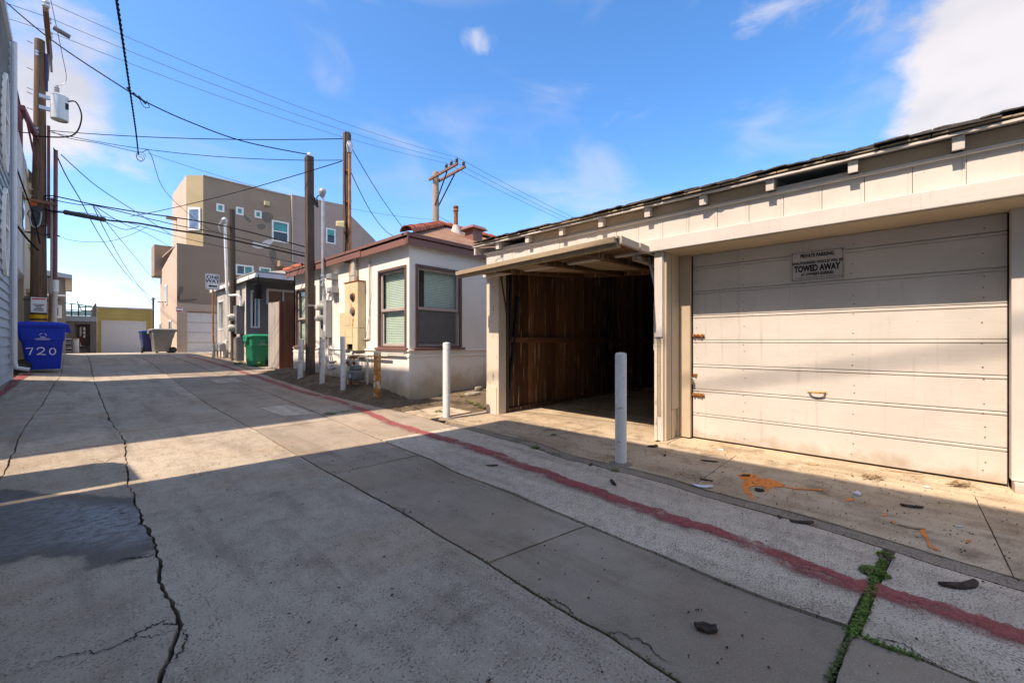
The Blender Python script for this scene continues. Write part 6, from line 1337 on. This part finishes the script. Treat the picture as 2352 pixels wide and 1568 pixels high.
for k, w in enumerate((.16,.24,.28)): on_face(green, gf, [[(-w/2, .80-.02*k), (w/2, .80-.02*k)]], .006, M['print_green'], 'printed_line')
dbx = wheeled_bin('dark_bin', (gp_.x+.62, gp_.y+.75, G(gp_.x,gp_.y)-.02), math.radians(-172), 'dark grey wheeled bin half hidden behind the green bin', 'wheeled bin', 'grey_bin', .58, .7, .98)
q = ps(366,808,26.6); wheeled_bin('grey_bin', (q.x+.15, 26.9, E(3,26.9)+.005), math.radians(185), 'grey wheeled bin beside the tan building at the alley end', 'wheeled bin', 'grey_bin', .75, .95, 1.22)
q = ps(345,808,27.3); wheeled_bin('navy_bin', (q.x-.05, 27.5, E(3,27.5)+.005), math.radians(95), 'navy wheeled bin left of the grey bin at the alley end', 'wheeled bin', 'blue_far', .6, .7, 1.12)
q = ps(146,800,24.0); wheeled_bin('pale_bin', (q.x-.35, 24.6, E(0,24.6)), math.radians(5), 'pale grey bin peeking out behind the blue 720 bin', 'wheeled bin', 'galv_grey', .62, .75, 1.12)
# ---------------------------------------------------------------- bollards
def bollard(u, vb, vt, r, label, m='bollard', lean=0, group='white bollards along the right side'):
    p = pg(u, vb); dep = (p-CAM).dot(Vector((SN, CS, 0))); h = (vb-vt)*dep/FPX
    b = thing('bollard', p, label, 'bollard', group); ax = Vector((lean, 0, 1))
    MB().tube([p-Vector((0,0,.1)), p+ax*(h-.02), p+ax*(h-.004), p+ax*h], [r, r, r*.95, r*.8], 20).build('pipe', M[m], b, smooth=True)
    MB().lathe(p+ax*(h-.003), [(r*.80,0),(r*.78,.006),(.004,.012)], n=18).build('cap', M[m], b, smooth=True)
    if m == 'bollard' and vb > 940: MB().lathe(p-Vector((0,0,.02)), [(r*2.3,.012),(r*2.1,.026),(r*1.5,.034),(r*1.02,.045)], n=9).build('footing', M['seam'], b, smooth=True)
    return b
bollard(1426,1066,811,.053,'white bollard in front of the post between the garage doors'); bollard(1025.5,961,787,.054,'white bollard left of the open garage bay')
bollard(788.5,895,773,.052,'white bollard in front of the rusty meter panel',lean=-.01); bollard(739.5,880,776,.055,'white bollard in front of the grey meter box',lean=.02); bollard(689.5,867,779,.062,'leaning white bollard left of the square post',lean=.035)
bollard(866.5,911,808,.066,'short rusty orange bollard by the cream house corner','rust',group='rusty bollards')
bollard(521.5,821,781,.085,'small white bollard by the gas manifold of the grey house')
# ---------------------------------------------------------------- one way sign
ow0 = pg(490,822); SO = ow0.y; ow = thing('one_way_sign', ow0, 'white one way street sign with a left arrow on a rusty post', 'street sign')
tz = ps(487,627,SO).z; MB().tube([ow0-Vector((0,0,.1)), Vector((ow0.x,ow0.y,1.05))], .048, 10).build('post_sleeve', M['galv_grey'], ow, smooth=True); MB().tube([Vector((ow0.x,ow0.y,1.05)), Vector((ow0.x-.02,ow0.y,tz-.05))], .036, 10).build('post', M['copper'], ow, smooth=True)
r = rect('s', SO-.06, 471.5, 504.5, 627, 664.5); cx, cz, w_, h_ = (r[0]+r[1])/2, (r[2]+r[3])/2, r[1]-r[0], r[3]-r[2]
pl = loft([[Vector((cx+p.x, SO-.06-d, cz+p.y)) for p in rrect(w_, h_, .06, 0)] for d in (0,.006)]).build('plate', M['sign'], ow)
mb = MB(); o1 = rrect(w_*.93, h_*.94, .05, 0); o2 = rrect(w_*.88, h_*.90, .045, 0); n_ = len(o1)
mb.v = [Vector((cx+p.x, SO-.0675, cz+p.y)) for p in o1+o2]; mb.f = [(k,(k+1)%n_,n_+(k+1)%n_,n_+k) for k in range(n_)]; mb.build('border_line', M['black'], ow)
text('ONE', h_*.29, (cx+.01, SO-.0675, cz+h_*.27), 's', M['black'], ow, 1.05, bold=.006); text('WAY', h_*.29, (cx, SO-.0675, cz+h_*.03), 's', M['black'], ow, 1.05, bold=.006)
ar = [(-.30,0),(-.12,.11),(-.15,.045),(.33,.045),(.33,-.045),(-.15,-.045),(-.12,-.11)]
MB().prism([(cx+a*w_, SO-.0672, cz-h_*.27+b*h_) for a, b in ar], (0,-.0015,0)).build('arrow', M['black'], ow)
# ---------------------------------------------------------------- weeds and moss
def leaf_cluster(p, R, n, size, m, name, label, cat, H=.06, kind=None, flowers=0, group=None):
    mb = MB()
    for k in range(n):
        a = random.uniform(0, 2*math.pi); rr = R*math.sqrt(random.random()); c = p+Vector((math.cos(a)*rr, math.sin(a)*rr, 0)); c.z = G(c.x, c.y)+random.uniform(.004, H)*(1-.8*rr/R)
        s_ = size*random.uniform(.5, 1.2); d = Vector((math.cos(a+random.uniform(-1,1)), math.sin(a+random.uniform(-1,1)), random.uniform(.0,.7))).normalized(); q = d.cross(Vector((0,0,1))).normalized()*s_*.42
        mb.add([c, c+d*s_*.5+q, c+d*s_, c+d*s_*.5-q], [(0,1,2,3)])
    if kind == 'stuff': o = mb.build(name, M[m], origin=p); return tag(o, label, cat, None, 'stuff')
    o = thing(name, p, label, cat, group); f = mb.build('leaves', M[m], o); f['kind'] = 'stuff'
    for k in range(3): a = random.uniform(0,6.28); MB().tube([p, p+Vector((math.cos(a)*R*.5, math.sin(a)*R*.5, H*.7))], .0025, 4).build('stem', M['weed'], o)
    for k in range(flowers): a = random.uniform(0,6.28); c = p+Vector((math.cos(a)*R*random.random(), math.sin(a)*R*random.random(), H*1.1)); MB().lathe(c, [(.004,0),(.022,.006),(.02,.012),(.004,.014)], n=7).build('flower', M['flower'], o)
    return o
WD = [(2034,1280,.032,170,.013,'small round weed at the top of the mossy joint',0),(2008,1318,.055,420,.014,'bushy green weed where the mossy joint crosses the red line',0),(1412,1083,.035,110,.013,'weed tuft at the foot of the bollard by the garage doors',0),(1230,1030,.045,120,.016,'weed growing in the apron joint in front of the open bay',0),(1272,1000,.035,90,.015,'small weed in the middle of the open bay apron',0),(1008,947,.08,150,.024,'trailing weed left of the bollard by the open bay',0),(755,951,.09,150,.022,'weed in the joint at the edge of the sunlit strip',0),(640,840,.28,700,.035,'flowering yellow weeds at the foot of the green bin',16),(552,836,.18,300,.04,'dark weeds between the utility cabinet and the green bin',0),(600,842,.16,260,.035,'low weeds in front of the green bin',3)]
for (u, v, R, n, sz, lab, fl_) in WD: leaf_cluster(pg(u, v), R, n, sz, 'weed', 'weed_plant', lab, 'weed', .035 if R < .15 else .12, flowers=fl_, group='weeds in the joints')
def moss_run(pix, wdt, n, label, m='moss', sz=.012):
    pts = smooth_path([pg(u, v) for u, v in pix], 8); mb = MB()
    for k in range(n):
        f = random.random()*(len(pts)-1); i = int(f); c = pts[i].lerp(pts[min(i+1,len(pts)-1)], f-i)+Vector((random.gauss(0,wdt*.5), random.gauss(0,wdt*.3), 0)); c.z = G(c.x,c.y)+random.uniform(-.03,.012)
        a = random.uniform(0,6.28); s_ = sz*random.uniform(.6,1.8); d = Vector((math.cos(a),math.sin(a),random.uniform(.0,.8))).normalized(); q = d.cross(Vector((0,0,1))).normalized()*s_*.5
        mb.add([c, c+d*s_*.5+q, c+d*s_, c+d*s_*.5-q], [(0,1,2,3)])
    tag(mb.build('moss', M[m], origin=pts[0]), label, 'moss', kind='stuff')
moss_run([(2030,1290),(2012,1330),(1995,1375),(1978,1420),(1955,1462)], .026, 5200, 'green moss filling the joint across the red line at the lower right', 'weed', .009); moss_run([(1952,1470),(1925,1520),(1900,1566)], .012, 900, 'moss in the joint at the bottom edge', 'moss', .007); moss_run([(1985,1470),(2040,1492),(2110,1516)], .012, 600, 'moss along the joint right of the mossy crossing', 'weed', .008)
moss_run([(690,1050),(790,1105),(930,1180),(1120,1296),(1260,1385),(1420,1475),(1555,1566)], .006, 900, 'thin moss line in the long joint', 'moss', .007); moss_run([(760,952),(800,945),(860,940)], .03, 200, 'grass in the joint at the sunlit strip', 'weed', .02); moss_run([(1127,1001),(1206,1022),(1290,1048)], .02, 250, 'grass along the apron edge by the open bay', 'weed', .014); moss_run([(1055,905),(1085,925),(1118,938)], .05, 420, 'dry grass beside the stone slab', 'dry_grass', .03)
moss_run([(560,842),(640,858),(720,880),(800,905),(880,925)], .10, 500, 'dry grass scraps on the dirt bank', 'dry_grass', .02)
# ---------------------------------------------------------------- debris
def scrap(u, v, L, W, H, rz, m, name, label, cat, bend=0.0, group=None):
    p = pg(u, v); p.z = G(p.x, p.y)+.004; n = 18; lo = []; hi = []
    for k in range(n):
        a = 2*math.pi*k/n; j = 1+.38*nz1(k*1.3+u, v)+.25*nz1(k*3.1, u); x = math.cos(a)*L/2*(1+.12*nz1(k*2.1, v)); y = math.copysign(abs(math.sin(a))**.6, math.sin(a))*W/2*j+bend*L*((2*x/L)**2-.5)
        q = Vector((p.x+math.cos(rz)*x-math.sin(rz)*y, p.y+math.sin(rz)*x+math.cos(rz)*y, p.z+.35*H*(2*x/L)**2*(.5+nz1(u, k*.4)))); lo.append(q); hi.append(q+Vector((0,0,H*(.55+.4*nz1(k*1.7, v+2)))))
    c = sum(hi, Vector())/n+Vector((0,0,H*.25)); mb = MB(); mb.v = lo+hi+[c]
    mb.f = [tuple(range(n))[::-1]]+[(k,(k+1)%n,n+(k+1)%n,n+k) for k in range(n)]+[(n+k,n+(k+1)%n,2*n) for k in range(n)]
    return tag(mb.build(name, M[m], origin=p), label, cat, group)
A_ = -.5
for (u, v, L, W, H, a, m, nm, lab, ct, bd) in [
 (2207,1349,.20,.035,.02,-.72,'bark','bark_strip','long curved strip of dark bark near the red line at the right edge','bark',.12),
 (1622,1449,.085,.045,.02,-1.1,'bark','bark_piece','dark bark chunk on the smooth slab near the bottom','bark',.0),
 (1131,1071,.11,.025,.015,-.75,'bark','bark_piece','flat dark bark sliver left of the red line','bark',.0),(1408,1111,.13,.03,.02,.8,'bark','bark_piece','bark sliver in front of the near bollard','bark',.0),(1357,1069,.09,.025,.015,.3,'bark','bark_piece','small bark chip left of the near bollard','bark',.0),
 (1629,1060,.16,.02,.012,-1.2,'bark','wood_sliver','dark wood sliver right of the near bollard','wood',.0),(1622,1104,.10,.016,.01,-1.3,'bark','wood_sliver','thin wood sliver on the apron seam','wood',.0),(2082,1087,.22,.03,.012,-1.25,'weathered','wood_strip','grey wood strip lying in the sun by the closed door','wood',.0),
 (1744,1128,.06,.05,.02,-1.3,'bark','bark_piece','black bark piece on the orange paint','bark',.0),(1713,1094,.07,.035,.015,-.9,'bark','bark_piece','dark chip on the upper part of the orange paint','bark',.0),(1842,1202,.14,.025,.015,-1.0,'bark','wood_sliver','dark sliver in the seam at the right','wood',.1),
 (1868,1068,.11,.03,.012,-.7,'leaf_dry','dry_leaf','curled dry leaf in the sunlight below the door handle','leaf',.2),(2095,1165,.13,.03,.015,-1.2,'bark','twig','forked twig with dry leaves on the apron','twig',.1),(2205,1125,.0,0,0,0,'','','','',0),
 (1968,1137,.06,.04,.025,-.6,'litter','paper_scrap','crumpled silver wrapper on the brown apron','litter',.2),(1615,1118,.15,.05,.008,-1.1,'litter','paper_scrap','torn white paper strip at the seam','litter',.2),(2128,1120,.035,.035,.006,.2,'litter','paper_scrap','round white scrap in the sunlight by the door','litter',.0),
 (1655,1033,.06,.04,.006,-.8,'litter','paper_scrap','white scrap left on the sunlit apron by the jamb','litter',.0),(2205,1211,.06,.008,.008,-.9,'litter','cigarette_butt','white cigarette butt beside the red line','litter',.0),(2095,1213,.13,.008,.006,-1.3,'leaf_dry','twig','pale bent twig near the small orange mark','twig',.2),
 (1500,1026,.13,.06,.02,-.4,'bark','bark_piece','heap of dark rot at the foot of the middle post','bark',.1),(1527,1047,.07,.02,.012,.2,'bark','wood_sliver','wood chip in front of the middle post','wood',.0),(908,838,.12,.07,.05,.3,'rust','brick_scrap','broken brick corner at the edge of the dirt bank','brick',.0),(1790,1190,.05,.02,.01,.4,'bark','bark_piece','small dark chip on the seam','bark',0)]:
    if L: scrap(u, v, L, W, H, a, m, nm, lab, ct, bd)
def nest(u, v, R, label):
    p = pg(u, v); p.z = G(p.x,p.y)+.006; o = thing('dead_leaves', p, label, 'leaf litter'); mb = MB()
    for k in range(60):
        a = random.uniform(0,6.28); c = p+Vector((random.gauss(0,R*.4), random.gauss(0,R*.3), random.uniform(0,.012))); d = Vector((math.cos(a),math.sin(a),random.uniform(-.1,.3)))*random.uniform(.02,.06); q = Vector((-d.y,d.x,0)).normalized()*random.uniform(.002,.008); mb.add([c-q,c+d-q,c+d+q,c+q],[(0,1,2,3)])
    mb.build('leaves', M['leaf_dry'], o)['kind'] = 'stuff'
nest(2003,1098,.10,'dry leaf and twig litter in the sunlight right of the orange paint'); nest(2207,1116,.11,'round nest of dry twigs by the lower right of the door')
# fine grit scattered over the apron and the slabs
mb = MB()
for k in range(1500):
    s_ = random.uniform(-1.4, 4.9); t_ = random.uniform(J3(s_)+.1, 5.0) if random.random() < .7 else random.uniform(.5, 3.3)
    r_ = random.uniform(.002, .007); z_ = E(t_, s_)+.004; a = random.uniform(0,6.28); c = Vector((t_, s_, z_)); v3 = [c+Vector((math.cos(a+x)*r_*(1+random.random()), math.sin(a+x)*r_, 0)) for x in (0,2.1,4.2)]
    mb.add(v3+[c+Vector((0,0,r_*.9))], [(0,1,3),(1,2,3),(2,0,3)])
tag(mb.build('grit', M['bark']), 'dark grit and leaf crumbs scattered over the apron and slabs', 'grit', kind='stuff')

mb = MB()
for k in range(1400):
    s_ = random.uniform(5.9, 13.0); t_ = random.uniform(J3(s_)-.05, 4.3); r_ = random.uniform(.004, .016); c = Vector((t_, s_, G(t_, s_)+.004)); a = random.uniform(0,6.28)
    v3 = [c+Vector((math.cos(a+x)*r_*random.uniform(.7,1.5), math.sin(a+x)*r_*random.uniform(.7,1.5), -.004)) for x in (0,1.6,3.1,4.7)]
    mb.add(v3+[c+Vector((random.gauss(0,.3)*r_,0,r_*random.uniform(.5,1.1)))], [(0,1,4),(1,2,4),(2,3,4),(3,0,4)])
tag(mb.build('clods', M['dirt']), 'loose clods and pebbles on the dirt bank', 'clods', kind='stuff')

mb = MB()
for k in range(260):
    s_ = random.uniform(-1.2, 4.8); t_ = J3(s_)+abs(random.gauss(.02,.25)) if random.random() < .55 else random.uniform(4.7, 5.03)
    if t_ > 5.03: continue
    c = Vector((t_, s_, E(t_, s_)+.006)); a = random.uniform(0,6.28); L = random.uniform(.008,.026); d = Vector((math.cos(a),math.sin(a),random.uniform(0,.35)))*L; q = Vector((-d.y,d.x,0))*random.uniform(.2,.4)
    mb.add([c, c+d*.5+q+Vector((0,0,.004)), c+d, c+d*.5-q+Vector((0,0,.003))], [(0,1,3),(1,2,3)])
tag(mb.build('leaf_crumbs', M['leaf_dry']), 'small dry leaf crumbs gathered along the apron seam', 'leaf crumbs', kind='stuff')
